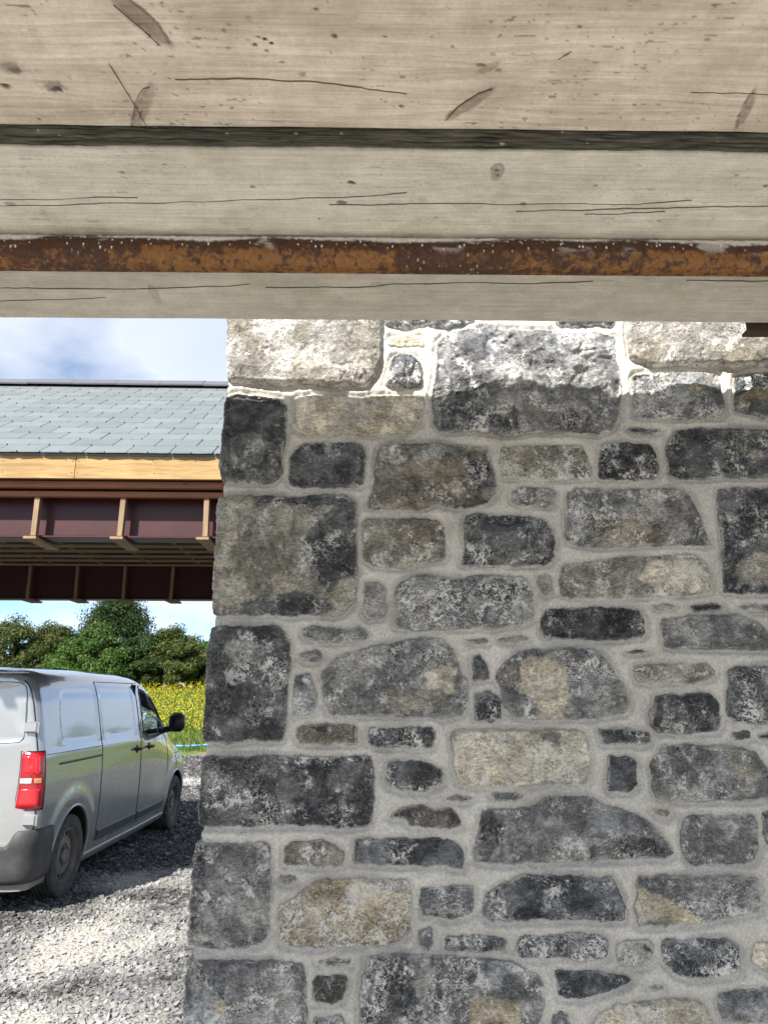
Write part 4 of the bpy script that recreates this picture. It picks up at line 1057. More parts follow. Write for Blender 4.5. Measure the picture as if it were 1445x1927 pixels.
lump = np.clip(cem, 0, 1) * (0.0012 + 0.0012 * np.clip(nz + .3, 0, 1))
# cement splashes running down the side
spl = 0 * sstep(0.40, 0.46, fbm(X * 120, S * 60, 8, 2)) * sstep(-0.3, 0.5, up + .3 * fbm(X * 7, S * 0, 9, 2))
spl2 = sstep(0.28, 0.5, fbm(X * 14, S * 30, 12, 4)) * sstep(0.2, 0.8, up) * 0.55
cem2 = np.clip(np.maximum.reduce([cem, spl, spl2]), 0, 1)
rr = tr_ + lump + 0.0006 * spl + 0.0003 * nz
rust = np.clip(0.02 + 0.70 * sstep(0.25, 0.95, up) + 0.25 * sstep(-.5, .6, np.sin(X * 9)), 0, 1)
V = np.stack([X, ty + rr * np.cos(T), tz + rr * np.sin(T)], -1).reshape(-1, 3)
ns = na; nx = len(xs_)
i = np.arange(nx - 1)[:, None] * ns + np.arange(ns)[None, :]; j = np.arange(nx - 1)[:, None] * ns + (np.arange(ns)[None, :] + 1) % ns
F = np.stack([i, j, j + ns, i + ns], -1).reshape(-1, 4)
me = np_mesh('scaffold_tube', V, F, M_TUBE, True, None, {'rust': rust.ravel(), 'cement': cem2.ravel()})
o = new_obj('scaffold_tube', me, label='rusty orange steel scaffold tube splashed with cement, running under the boards', cat='scaffold tube')
o.rotation_euler.z = SYAW

# rusty angle iron between the boards and the wall
m = MB()
m.box(.655, .80, 1.222, 1.228, CAM_Z + .6405, CAM_Z + .70, ch=.001)
m.box(.655, .80, 1.2285, 1.246, CAM_Z + .6405, CAM_Z + .6465, ch=.001)
m.tube([(.70, 1.218, CAM_Z + .66), (.70, 1.2215, CAM_Z + .66)], .006, 6)
m.tube([(.745, 1.218, CAM_Z + .652), (.745, 1.2215, CAM_Z + .652)], .006, 6)
m.obj('angle_iron', plain('rusty_iron', (.055, .035, .025), .85, var=.6, scale=90, bump=.002), label='short dark rusty angle iron at the right edge, between the boards and the pale stone', cat='bracket')

# ================================================================== SLATE-ROOFED BUILDING
BY = 5.0
bld = empty('slate_roofed_building', (-2.0, BY, 0), R(1.7), 'unfinished open building with slate roof, timber fascia and red steel beams above the van', 'building')
XL, XR = -6.5, 3.2            # extent along the eave (local)
EZ, RUN, PIT = 3.315, 2.2, R(33.1)
sl = Vector((0, math.cos(PIT), math.sin(PIT))); nrm = Vector((0, -math.sin(PIT), math.cos(PIT)))
EAVE = Vector((0, -0.035, EZ))
# --- slates
t = NT('roof_slate'); v = t.obj(rnd=True)
n1 = t.noise(v, 6, 4, 0.6); n2 = t.noise(v, 60, 5, 0.7)
oi = t.N('ObjectInfo')
c = t.ramp(oi.outputs['Random'], [(0.0, (0.140, 0.163, 0.168)), (0.5, (0.158, 0.180, 0.184)), (1.0, (0.178, 0.200, 0.203))])
c = t.mix(0.5, c, t.ramp(n1, [(0.3, 0.86), (0.7, 1.14)]), 'MULTIPLY'); c = t.mix(0.35, c, t.ramp(n2, [(0.3, 0.75), (0.7, 1.2)]), 'MULTIPLY')
t.base(c); t.set(Roughness=0.55); t.bump(n2, 0.35, 0.002)
M_SLATE = t.m
def slate_mesh(seed, w=0.2955, L=0.42, th=0.007):
    rs = np.random.RandomState(seed); m = MB(); n = 7
    lo = [(-w / 2 + w * i / n, rs.randn() * 0.0022 - (0.004 if i in (0, n) else 0) * -1) for i in range(n + 1)]
    vs = []
    for x, d_ in lo: vs += [(x, d_, 0), (x, d_ + 0.003, th)]
    for x, d_ in ((-w / 2, L), (w / 2, L)): vs += [(x, L, 0), (x, L, th)]
    b = 2 * (n + 1); fs = []
    for i in range(n): fs.append((2 * i, 2 * i + 2, 2 * i + 3, 2 * i + 1))
    fs.append(tuple([2 * i + 1 for i in range(n + 1)] + [b + 3, b + 1])); fs.append(tuple([2 * i for i in range(n, -1, -1)] + [b, b + 2]))
    fs.append((0, 1, b + 1, b)); fs.append((2 * n, b + 2, b + 3, 2 * n + 1))
    m.add(vs, fs)
    return m.mesh('slate', M_SLATE)
smesh = [slate_mesh(i) for i in range(6)]
rows = 14; gauge = 0.193
hooks = MB(); extra = MB()
rs = np.random.RandomState(3)
M_HOOK = plain('black_wire', (.02, .02, .022), .5)
for r in range(rows):
    off = 0.15 * (r % 2) + 0.04
    k0 = int((XL - off) / 0.302); k1 = int((XR - off) / 0.302)
    for k in range(k0, k1 + 1):
        x = off + k * 0.302 + rs.randn() * .0015
        if x - .15 < XL or x + .15 > XR: continue
        p = EAVE + sl * (r * gauge + rs.randn() * .0012) + nrm * (0.012)
        tilt = 0.034 + rs.randn() * .003
        rot = Matrix.Rotation(PIT - tilt, 4, 'X') @ Matrix.Rotation(rs.randn() * .003, 4, 'Z')
        if -2.9 < x < 1.75:
            o = new_obj('slate', smesh[rs.randint(6)], bld)
            o.matrix_local = Matrix.Translation((x, p.y, p.z)) @ rot
        else:
            extra.box(-.149, .149, 0, .42, 0, .007, M=Matrix.Translation((x, p.y, p.z)) @ rot)
        q = p + nrm * 0.009
        hooks.box(x - .0022, x + .0022, q.y - .008, q.y + .004, q.z - .006, q.z + .002)
extra.obj('slate', M_SLATE, bld, kind='stuff')
hooks.obj('slate_hooks', M_HOOK, bld, kind='stuff')
rl = (rows * gauge) + 0.07
RIDGE = EAVE + sl * rl
# roof deck under the slates, back slope
M_MEMB = plain('roofing_felt', (.16, .17, .18), .8, var=.2, scale=5)
m = MB()
def slab(m, a, b, th, x0, x1, mat=None):
    d = (b - a).normalized(); n = Vector((0, -d.z, d.y))
    c0, c1, c2, c3 = a, b, b - n * th, a - n * th
    vs = [(x, c.y, c.z) for x in (x0, x1) for c in (c0, c1, c2, c3)]
    m.add(vs, [(0, 1, 2, 3), (4, 7, 6, 5), (0, 4, 5, 1), (1, 5, 6, 2), (2, 6, 7, 3), (3, 7, 4, 0)], mat)
a0 = EAVE + sl * .03 - nrm * 0.004
slab(m, a0, RIDGE - nrm * .004, .03, XL + .02, XR - .02)
m.obj('roof_deck', M_MEMB, bld)
m = MB()
bdir = Vector((0, math.cos(PIT), -math.sin(PIT)))
slab(m, RIDGE + Vector((0, .004, 0)), RIDGE + bdir * 2.72, .04, XL, XR)
m.obj('back_slope', M_SLATE, bld)
m = MB(); m.box(XL, XR, 4.34, 4.37, 3.20, 3.42); m.obj('back_fascia', M_MEMB, bld)
# --- ridge tiles
M_RIDGE = plain('ridge_tile', (.12, .122, .14), .6, var=.15, scale=12)
mr = MB(); n = 8
sec = [(-.155, -.095), (-.12, -.058), (-.06, -.02), (-.02, .0), (.02, 0), (.06, -.02), (.12, -.058), (.155, -.095)]
vs = []
for x in (0.0, 0.443):
    for y, z in sec: vs.append((x, y, z + .012))
    for y, z in sec[::-1]: vs.append((x, y * .96, z - .002))
k = len(sec) * 2
fs = [(i, (i + 1) % k, k + (i + 1) % k, k + i) for i in range(k)] + [tuple(range(k)), tuple(range(2 * k - 1, k - 1, -1))]
mr.add(vs, fs)
rmesh = mr.mesh('ridge_tile', M_RIDGE)
x = XL; i = 0
while x < XR - .44:
    o = new_obj('ridge_tile', rmesh, bld); o.location = (x, RIDGE.y, RIDGE.z + .055 + rs.randn() * .0015); o.rotation_euler = (0, rs.randn() * .003, 0)
    x += .4465
# --- timber
def timber(name, c1, c2, rough=.7, ax=0):
    t = NT(name)
    sc = [4, 60, 60]; 
    if ax == 1: sc = [60, 4, 60]
    if ax == 2: sc = [60, 60, 4]
    n1 = t.noise(t.obj(tuple(sc), rnd=True), 1.0, 5, .65, .8); n2 = t.noise(t.obj(rnd=True), 3.2, 3, .6)
    vo = t.N('TexVoronoi'); vo.inputs['Scale'].default_value = 3.2; t.L(t.obj((1, 2.2, 2.2), rnd=True), vo.inputs['Vector'])
    c = t.ramp(n1, [(.3, c1), (.68, c2)])
    c = t.mix(t.ramp(vo.outputs['Distance'], [(.035, .8), (.09, 0.0)]), c, tuple(q * .35 for q in c1))
    c = t.mix(.35, c, t.ramp(n2, [(.3, .75), (.7, 1.2)]), 'MULTIPLY')
    t.base(c); t.set(Roughness=rough); t.bump(n1, .3, .001)
    return t.m
M_FASC = timber('new_pine', (.22, .120, .038), (.42, .275, .105))
M_RAIL = timber('treated_rail', (.20, .075, .035), (.30, .125, .06))
M_BATV = timber('batten_upright', (.17, .11, .06), (.30, .205, .11), ax=2)
M_BATX = timber('batten_lengthwise', (.20, .14, .07), (.34, .25, .13))
M_BATY = timber('batten_crosswise', (.17, .115, .06), (.30, .21, .115), ax=1)
# fascia: boards butted at a joint
fx = [XL, -2.62, -0.16 + 0.02, 2.35, XR]
# the visible joint
fx[2] = -0.165
for a, b in zip(fx[:-1], fx[1:]):
    m = MB(); m.box(a + .0015, b - .0015, -.002, .024, 3.147, 3.312, ch=.002); m.obj('fascia_board', M_FASC, bld)
m = MB(); m.box(XL, XR, .03, .30, 3.18, 3.205); m.obj('soffit_packer', M_RAIL, bld)
m = MB(); m.box(XL, XR, .055, .10, 3.098, 3.145, ch=.003); m.obj('rail', M_RAIL, bld)
m = MB(); m.box(XL, XR, .105, .150, 3.045, 3.085, ch=.003); m.obj('rail', M_RAIL, bld)
# nail heads in the fascia
m = MB()
for fxx in (-0.165 - .02, -0.165 + .02, -0.165 + .55, -0.165 + 1.15, -0.165 - .5, -1.2):
    for z in (3.19, 3.27):
        m.tube([(fxx, -.004, z), (fxx, -.0015, z)], .004, 6)
m.obj('nails', M_HOOK, bld, kind='stuff')
# --- steel beams
t = NT('red_oxide_steel'); v = t.obj()
n1 = t.noise(v, 5, 4, .6); n2 = t.noise(t.obj((14, 14, 1.2)), 1.0, 5, .7)
c = t.ramp(n1, [(.3, (.036, .007, .007)), (.7, (.054, .011, .011))])
c = t.mix(t.ramp(n2, [(.60, 0.0), (.72, .6)]), c, (.045, .015, .016))
t.base(c); t.set(Roughness=.38); t.b.inputs['Specular IOR Level'].default_value = .4
M_RED = t.m
def beam(y, z0, z1, fw):
    m = MB(); yc = y + fw / 2
    m.box(XL, XR, yc - .006, yc + .006, z0 + .016, z1 - .016)
    m.box(XL, XR, y, y + fw, z0, z0 + .0155, ch=.003); m.box(XL, XR, y, y + fw, z1 - .0155, z1, ch=.003)
    return m
BZ0, BZ1 = 2.762, 3.175
beam(.175, BZ0, BZ1, .17).obj('steel_beam', M_RED, bld)
y2, b20, b21 = 4.12, 2.826, 3.24
beam(y2, b20, b21, .17).obj('steel_beam', M_RED, bld)
# uprights against the front beam and their foot pieces
fr = [x for x in np.arange(-6.3, 3.2, .6)]
x_off = -0.46
mu_ = MB(); mu_.box(-.0185, .0185, -.024, .024, 0, .296, ch=.002); me_u = mu_.mesh('upright', M_BATV)
mf = MB(); mf.box(-.045, .045, 0, .42, 0, .020, ch=.002); me_f = mf.mesh('foot_batten', M_BATY)
for i in range(-10, 7):
    x = x_off + .6 * i
    o = new_obj('upright', me_u, bld, (x, .1485, 2.764)); o.rotation_euler = (0, .018 * math.sin(i * 2.1), 0)
    o = new_obj('foot_batten', me_f, bld, (x - .012, .10, 2.7365)); o.rotation_euler = (0, 0, .02 * math.sin(i * 1.7))
mu2 = MB(); mu2.box(-.017, .017, -.024, .024, 0, .40, ch=.002); me_u2 = mu2.mesh('rear_upright', M_BATV)
mf2 = MB(); mf2.box(-.07, .07, 0, .30, 0, .022, ch=.002); me_f2 = mf2.mesh('foot_batten', M_BATY)
for i in range(-10, 8):
    x = x_off - .02 + .575 * i
    o = new_obj('upright', me_u2, bld, (x, y2 - .027, 2.826)); o.rotation_euler = (0, .02 * math.sin(i * 1.3 + 1), 0)
    new_obj('foot_batten', me_f2, bld, (x, y2 - .055, 2.802))
# ceiling battens: lengthwise and crosswise
mc = MB(); mc.box(XL + .05, XR - .05, -.024, .024, 0, .024, ch=.002); me_c = mc.mesh('ceiling_batten', M_BATX)
for k in range(13):
    y = y2 - .02 - .300 * k
    if y < .45: break
    new_obj('ceiling_batten', me_c, bld, (0, y, 3.232 + .003 * math.sin(k * 3)))
mj = MB(); mj.box(-.02, .02, 0, 3.72, 0, .095, ch=.002); me_j = mj.mesh('joist', M_BATY)
for i in range(-10, 7):
    new_obj('joist', me_j, bld, (x_off + .3 + .6 * i, .37, 3.2575))
# rafters
for i in range(-10, 7):
    m = MB(); a = EAVE + sl * .12 - nrm * .04; b_ = RIDGE - nrm * .04
    slab(m, a, b_, .12, -.02, .02); o = m.obj('rafter', M_BATY, bld, loc=(x_off + .6 * i + .05, 0, 0))
# steel posts at the two ends, outside the view
for x in (XL + .1, XR - .1):
    for y in (.2, y2):
        m = MB(); m.box(x - .06, x + .06, y + .02, y + .14, 0, 2.76 if y < 1 else 2.82, ch=.004); m.obj('steel_post', M_RED, bld)
# gable panels at the ends
for x in (XL + .01, XR - .05):
    m = MB(); vs = [(xx, p[0], p[1]) for xx in (x, x + .04) for p in ((.05, 3.26), (EAVE.y + .1, EAVE.z), (RIDGE.y, RIDGE.z - .05), (4.3, 3.26))]
    m.add(vs, [(0, 1, 2, 3), (7, 6, 5, 4), (0, 4, 5, 1), (1, 5, 6, 2), (2, 6, 7, 3), (3, 7, 4, 0)]); m.obj('gable_panel', M_MEMB, bld)

# ================================================================== VAN
VX, VY = -3.690, 6.30
van = empty('parked_van', (VX, VY, 0), 0, 'dusty silver grey panel van parked on the gravel under the slate-roofed building, seen from behind', 'van')
HW = 0.96
t = NT('silver_paint'); v = t.obj()
g = t.N('TexCoord'); sp_ = t.N('SeparateXYZ'); t.L(g.outputs['Object'], sp_.inputs[0])
n1 = t.noise(v, 2.2, 5, .6); n2 = t.noise(t.obj((3, 3, 9)), 1.4, 5, .65, .8)
dz = t.math('SUBTRACT', 1.02, sp_.outputs['Z'])
dirt_shade = t.ramp(t.math('ADD', t.math('MULTIPLY', dz, 0.85), t.math('MULTIPLY', t.math('SUBTRACT', n1, .5), .9)), [(0.0, .10), (.75, .82)])
mk = t.ramp(n2, [(.55, 0.0), (.68, .35)])
c = t.mix(dirt_shade, (.44, .45, .46), (.18, .168, .148)); c = t.mix(mk, c, (.46, .46, .45))
t.base(c)
t.set(Metallic=t.math('SUBTRACT', .62, t.math('MULTIPLY', dirt_shade, .62)), Roughness=t.math('ADD', .20, t.math('MULTIPLY', dirt_shade, .35)))
t.b.inputs['Coat Weight'].default_value = 1.0; t.L(t.math('ADD', .0, t.math('MULTIPLY', dirt_shade, .42)), t.b.inputs['Coat Roughness'])
M_PAINT = t.m
t = NT('grey_bumper_plastic'); v = t.obj(); n1 = t.noise(v, 4, 6, .65)
t.base(t.ramp(n1, [(.35, (.026, .029, .035)), (.7, (.070, .068, .064))])); t.set(Roughness=.62); M_BUMP = t.m
M_BLACK = plain('black_plastic', (.012, .012, .013), .42)
M_DARK = plain('dark_lining', (.018, .018, .019), .85)
M_SEAM = plain('shut_line', (.010, .010, .011), .7)
t = NT('tyre_rubber'); v = t.obj(); n1 = t.noise(v, 14, 6, .7)
t.base(t.ramp(n1, [(.35, (.030, .029, .028)), (.7, (.10, .092, .082))])); t.set(Roughness=.9); t.bump(n1, .4, .003); M_TYRE = t.m
t = NT('dusty_steel_rim'); v = t.obj(); n1 = t.noise(v, 9, 6, .65)
t.base(t.ramp(n1, [(.3, (.11, .098, .082)), (.7, (.21, .19, .165))])); t.set(Roughness=.6, Metallic=.15); M_RIM = t.m
def glassy(name, c, rough=.05, tr=1.0, ior=1.45):
    t = NT(name); t.base(c); t.set(Roughness=rough, IOR=ior); t.b.inputs['Transmission Weight'].default_value = tr; return t.m
M_GLASS = glassy('window_glass', (.72, .93, .95), .02)
M_GLASS.node_tree.nodes['Principled BSDF'].inputs['IOR'].default_value = 1.12
def lens(name, c, em=None):
    t = NT(name); v = t.obj()
    vo = t.N('TexVoronoi'); vo.inputs['Scale'].default_value = 55; t.L(v, vo.inputs['Vector'])
    n1 = t.noise(v, 14, 3, .5)
    t.base(t.mix(.55, c, t.ramp(n1, [(.35, .45), (.65, 1.25)]), 'MULTIPLY')); t.set(Roughness=.12); t.bump(vo.outputs['Distance'], .15, .003)
    t.b.inputs['Coat Weight'].default_value = 1.0; t.b.inputs['Coat Roughness'].default_value = .03
    return t.m
M_RED_L = lens('red_lens', (.85, .012, .022)); M_DKRED = lens('dark_red_lens', (.30, .006, .012)); M_CLEAR = lens('clear_lens', (.72, .62, .60)); M_AMB = lens('amber_lens', (.65, .25, .12))

TOP = np.array([(0, 1.865), (.05, 1.90), (.3, 1.925), (1.5, 1.945), (2.4, 1.94), (2.7, 1.925), (2.95, 1.885), (3.25, 1.77), (3.6, 1.57), (3.95, 1.34), (4.2, 1.17), (4.5, 1.06), (4.75, .97), (4.88, .87), (4.97, .72)])
def top_(s): return np.interp(s, TOP[:, 0], TOP[:, 1])
PROF = np.array([(.20, .940), (.28, .962), (.45, .985), (.62, .995), (.80, 1.0), (.98, .998), (1.10, .990), (1.20, .978), (1.30, .958), (1.50, .918), (1.65, .886), (1.76, .852), (1.82, .82), (1.86, .775), (1.89, .70), (1.912, .60), (1.926, .42), (1.934, .2), (1.937, 0.0)])
TT = 1.937
def width_(s):
    s = np.asarray(s, float)
    r = .085
    rear = np.where(s < r, HW - r + r * np.sqrt(np.clip(1 - (1 - s / r) ** 2, 0, 1)), HW)
    fr = 1 - .025 * sstep(2.6, 4.4, s) - .20 * np.clip((s - 4.35) / .62, 0, 1) ** 2.2
    return rear * fr
def zc_(zn, s):
    T = top_(s); return np.where(zn > .7, .7 + (zn - .7) * np.maximum(T - .7, .02) / (TT - .7), zn)
def zinv(z, s):
    T = top_(s); return np.where(z > .7, .7 + (z - .7) * (TT - .7) / np.maximum(T - .7, .02), z)
WR, WF = (0.70, .335), (4.07, .335)
ARC = .405
panA = np.array([(.40, 1.265), (1.27, 1.265), (1.27, 1.735), (.55, 1.735), (.47, 1.70), (.40, 1.56)])      # blank window pressing behind
panB = np.array([(1.36, 1.265), (2.36, 1.265), (2.36, 1.70), (2.30, 1.745), (1.36, 1.745)])
win = np.array([(2.66, 1.225), (2.655, 1.70), (2.70, 1.785), (2.80, 1.805), (2.98, 1.775), (3.18, 1.68), (3.42, 1.54), (3.66, 1.38), (3.83, 1.225)])
def xside(s, z):
    zn = zinv(z, s); x = width_(s) * np.interp(zn, PROF[:, 0], PROF[:, 1])
    P = np.stack([np.ravel(s), np.ravel(z)], 1)
    for pl, dpt in ((panA, .0065), (panB, .0065)):
        sd, _ = seg_dist(P, chaikin(chaikin(pl, .1), .2)); x = x - dpt * sstep(0, .018, sd).reshape(np.shape(x))
    sd, _ = seg_dist(P, win); x = x - .012 * sstep(-.045, -.012, sd).reshape(np.shape(x))
    for w in (WR, WF):
        r = np.hypot(s - w[0], z - w[1]); x = x + .014 * (1 - sstep(.50, .60, r)) * sstep(.2, .45, z)
    # shallow waist pressing
    x = x + .006 * (sstep(1.235, 1.205, z) - sstep(1.20, 1.10, z)) * (s < 2.6)
    return x
# side grid
sc_ = np.unique(np.round(np.concatenate([[0, .006, .014, .026, .042, .062, .085], np.arange(.11, 4.96, .025), [4.97], [1.31, 2.50]]), 4))
zn_ = np.unique(np.round(np.concatenate([np.arange(.20, 1.78, .022), [1.78]]), 4))
S, ZN = np.meshgrid(sc_, zn_, indexing='ij'); Z = zc_(ZN, S)
S = S.copy(); Z = Z.copy()
def snap_poly(S, Z, poly, tol):
    P = np.stack([S.ravel(), Z.ravel()], 1); sd, nr = seg_dist(P, poly)
    m = np.abs(sd) < tol; P[m] = nr[m]
    return P[:, 0].reshape(S.shape), P[:, 1].reshape(S.shape)
def circ(c, r, n=64): a = np.arange(n) / n * 2 * np.pi; return np.stack([c[0] + r * np.cos(a), c[1] + r * np.sin(a)], 1)
winc = chaikin(win, .12)
arcR, arcF = circ(WR, ARC), circ(WF, ARC)
for pl in (arcR, arcF, winc): S, Z = snap_poly(S, Z, pl, .0155)
XS = xside(S, Z)
F = grid_faces(len(sc_), len(zn_))
cs, cz = S.ravel()[F].mean(1), Z.ravel()[F].mean(1)
PC = np.stack([cs, cz], 1)
hole = (seg_dist(PC, winc)[0] > 0) | (seg_dist(PC, arcR)[0] > 0) | (seg_dist(PC, arcF)[0] > 0)
slide = (cs > 1.31) & (cs < 2.50) & (cz > .30) & (cz < 1.80)
cab = (cs > 2.50) & (cs < 3.64) & (cz > .30) & (cz < 1.83) & (cz < 1.87 - .42 * np.clip(cs - 2.85, 0, 9)) | ((cs > 2.5) & (cs < 3.64) & (cz > .3) & (cz < 1.3))
def submesh(mask, sgn, name, parent, mat=M_PAINT):
    f = F[mask & ~hole]; used = np.zeros(S.size, bool); used[f.ravel()] = True; ren = np.cumsum(used) - 1
    V = np.stack([XS.ravel() * sgn, S.ravel(), Z.ravel()], 1)[used]
    ff = ren[f]; ff = ff if sgn > 0 else ff[:, ::-1]
    return V, ff
def skin(mask, sgn, name):
    V, ff = submesh(mask, sgn, name, None)
    return new_obj(name, np_mesh(name, V, ff, M_PAINT, True), van)
# body = both sides (less the doors) + roof/bonnet strip + rear cap
rest = ~(slide | cab)
Vr, Fr = submesh(rest, 1, '', None); Vl, Fl = submesh(rest | True, -1, '', None)
sd_r = skin(slide, 1, 'sliding_door'); cd_r = skin(cab, 1, 'cab_door')
zt_ = np.concatenate([[1.78], PROF[PROF[:, 0] > 1.78][:, 0]])
hx = np.interp(zt_, PROF[:, 0], PROF[:, 1])
ring = np.concatenate([np.stack([hx, zt_], 1), np.stack([-hx[::-1][1:], zt_[::-1][1:]], 1)])
nS, nR = len(sc_), len(ring)
SS = np.repeat(sc_[:, None], nR, 1); ZZ = zc_(np.repeat(ring[None, :, 1], nS, 0), SS); XX = width_(SS) * np.repeat(ring[None, :, 0], nS, 0)
XX[:, 0] = XS[:, -1]; XX[:, -1] = -XS[:, -1]
Vt = np.stack([XX.ravel(), SS.ravel(), ZZ.ravel()], 1); Ft = grid_faces(nS, nR)
cst = SS.ravel()[Ft].mean(1); cxt = XX.ravel()[Ft].mean(1)
ws = (cst > 2.93) & (cst < 3.98) & (np.abs(cxt) < .76)
Vw, Fw = Vt, Ft[ws]
Ft2 = Ft[~ws]
# rear cap: strips across the back at every height, gently bowed
zr = np.concatenate([zn_, PROF[PROF[:, 0] > 1.78][:-1, 0]]); xr_ = np.interp(zr, PROF[:, 0], PROF[:, 1]) * float(width_(0.0)); zzr = zc_(zr, 0.0)
u = np.linspace(-1, 1, 41)
XR_ = u[None, :] * xr_[:, None]; ZR_ = np.repeat(zzr[:, None], 41, 1)
lean = 0.0
YR_ = -.028 * (1 - u[None, :] ** 4) * np.ones_like(XR_) 
P2 = np.stack([XR_.ravel(), ZR_.ravel()], 1)
rp = np.array([(.045, 1.30), (.74, 1.30), (.78, 1.35), (.76, 1.74), (.70, 1.785), (.045, 1.785)])
for sg in (1, -1):
    q = rp * np.array([sg, 1]); q = q if sg > 0 else q[::-1]
    sdd, _ = seg_dist(P2, chaikin(q, .15)); YR_ += .010 * sstep(0, .016, sdd).reshape(YR_.shape)
Vc = np.stack([XR_.ravel(), YR_.ravel(), ZR_.ravel()], 1); Fc = grid_faces(len(zr), 41)
Vb = np.concatenate([Vr, Vl, Vt]); Fb = np.concatenate([Fr, Fl + len(Vr), Ft2 + len(Vr) + len(Vl)])
import bmesh
def weld(me):
    bm = bmesh.new(); bm.from_mesh(me); bmesh.ops.remove_doubles(bm, verts=bm.verts[:], dist=1e-4); bm.to_mesh(me); bm.free()
    me.polygons.foreach_set('use_smooth', [True] * len(me.polygons)); me.update()
me = np_mesh('body', Vb, Fb, M_PAINT, True); weld(me); new_obj('body', me, van)
new_obj('rear_door', np_mesh('rear_door', Vc, Fc, M_PAINT, True), van)
new_obj('windscreen', np_mesh('windscreen', Vw, Fw, M_GLASS, True), van)
def surf(s, z, out=0.0, sgn=1):
    s = np.atleast_1d(np.asarray(s, float)); z = np.atleast_1d(np.asarray(z, float))
    return np.stack([(xside(s, z) + out) * sgn, s, z], 1)
def surf_line(m, pts, r, out=0.0, step=.03, mat=None, n=6):
    P = []
    for a, b in zip(pts[:-1], pts[1:]):
        k = max(1, int(math.hypot(b[0] - a[0], b[1] - a[1]) / step))
        for j in range(k): P.append((a[0] + (b[0] - a[0]) * j / k, a[1] + (b[1] - a[1]) * j / k))
    P.append(pts[-1]); P = np.array(P); m.tube(surf(P[:, 0], P[:, 1], out), r, n, mat)
# shut lines
m = MB()
surf_line(m, [(1.31, .34), (1.31, 1.81)], .0042)
surf_line(m, [(1.31, 1.81), (2.50, 1.815)], .0035)
surf_line(m, [(1.31, .34), (3.55, .31)], .0035)
surf_line(m, [(2.50, .32), (2.50, 1.60), (2.49, 1.815)], .0050)
surf_line(m, [(3.64, .75), (3.66, 1.10), (3.62, 1.20)], .004)
surf_line(m, [(2.49, 1.815), (2.80, 1.83), (3.05, 1.75)], .004)
surf_line(m, [(.09, 1.205), (1.31, 1.205)], .0028)
surf_line(m, [(.015, .62), (.015, 1.80)], .005)
surf_line(m, [(4.02, .76), (4.10, .95), (4.6, .93)], .004)
m.obj('shut_lines', M_SEAM, van)
# sliding-door rail
m = MB(); surf_line(m, [(.33, 1.115), (1.305, 1.118)], .011, -.002); m.obj('door_rail', M_BLACK, van)
# window: black surround, glass half lowered, far window
m = MB(); wl_ = np.concatenate([winc, winc[:1]]); m.tube(surf(wl_[:, 0], wl_[:, 1], .001), .011, 6, cap=False); m.obj('window_seal', M_BLACK, cd_r)
def pane(m, poly, sgn, off):
    xs_ = xside(np.array([p[0] for p in poly]), np.array([p[1] for p in poly])) - off
    vs = [(x * sgn, p[0], p[1]) for x, p in zip(xs_, poly)] + [((x - .004) * sgn, p[0], p[1]) for x, p in zip(xs_, poly)]
    n = len(poly); m.add(vs, [tuple(range(n)), tuple(range(2 * n - 1, n - 1, -1))] + [(i, (i + 1) % n, n + (i + 1) % n, n + i) for i in range(n)])
low = [(2.66, 1.230), (2.66, 1.49), (2.80, 1.52), (3.00, 1.52), (3.20, 1.50), (3.45, 1.46), (3.64, 1.36), (3.82, 1.235)]
m = MB(); pane(m, low, 1, .012); m.obj('side_window', M_GLASS, cd_r)
m = MB(); pane(m, [tuple(p) for p in winc], -1, .006); m.obj('side_window', M_GLASS, van)
# handles
for hs, par in ((2.36, sd_r), (2.80, cd_r)):
    m = MB(); zz_ = 1.105; xb = float(xside(np.array([hs]), np.array([zz_]))[0])
    m.lathe([(-.004, .001), (-.004, .046), (.003, .045), (.004, .001)], 20, M_BLACK, 'x', (xb, hs, zz_))
    m.tube([(xb, hs - .085, zz_), (xb + .035, hs - .06, zz_ + .002), (xb + .045, hs, zz_ + .004), (xb + .04, hs + .06, zz_ + .004), (xb, hs + .085, zz_ + .004)], [.012, .016, .017, .016, .012], 8, M_BLACK)
    m.obj('door_handle', None, par, smooth=True)
# sill and side mouldings
m = MB()
for s0, s1 in ((1.34, 2.47), (2.53, 3.52)):
    P = []; 
    ss = np.linspace(s0, s1, 24)
    for dz_, do in ((-.050, -.004), (-.044, .014), (.030, .020), (.052, -.004)):
        P.append(surf(ss, np.full(24, .392) + dz_, do))
    V = np.stack(P, 1).reshape(-1, 3); m.grid(V, 24, 4)
    for e in (0, 23): m.add(V[e * 4:e * 4 + 4], [(0, 1, 2, 3)])
m.obj('side_moulding', plain('side_moulding_plastic', (.075, .075, .078), .55, var=.3, scale=6), van)
m = MB(); ss = np.linspace(1.09, 3.69, 30); P = [surf(ss, np.full(30, z), o_) for z, o_ in ((.27, .002), (.262, .012), (.215, .006), (.205, -.03), (.20, -.20))]
m.grid(np.stack(P, 1).reshape(-1, 3), 30, 5); m.obj('sill', M_PAINT, van, smooth=True)
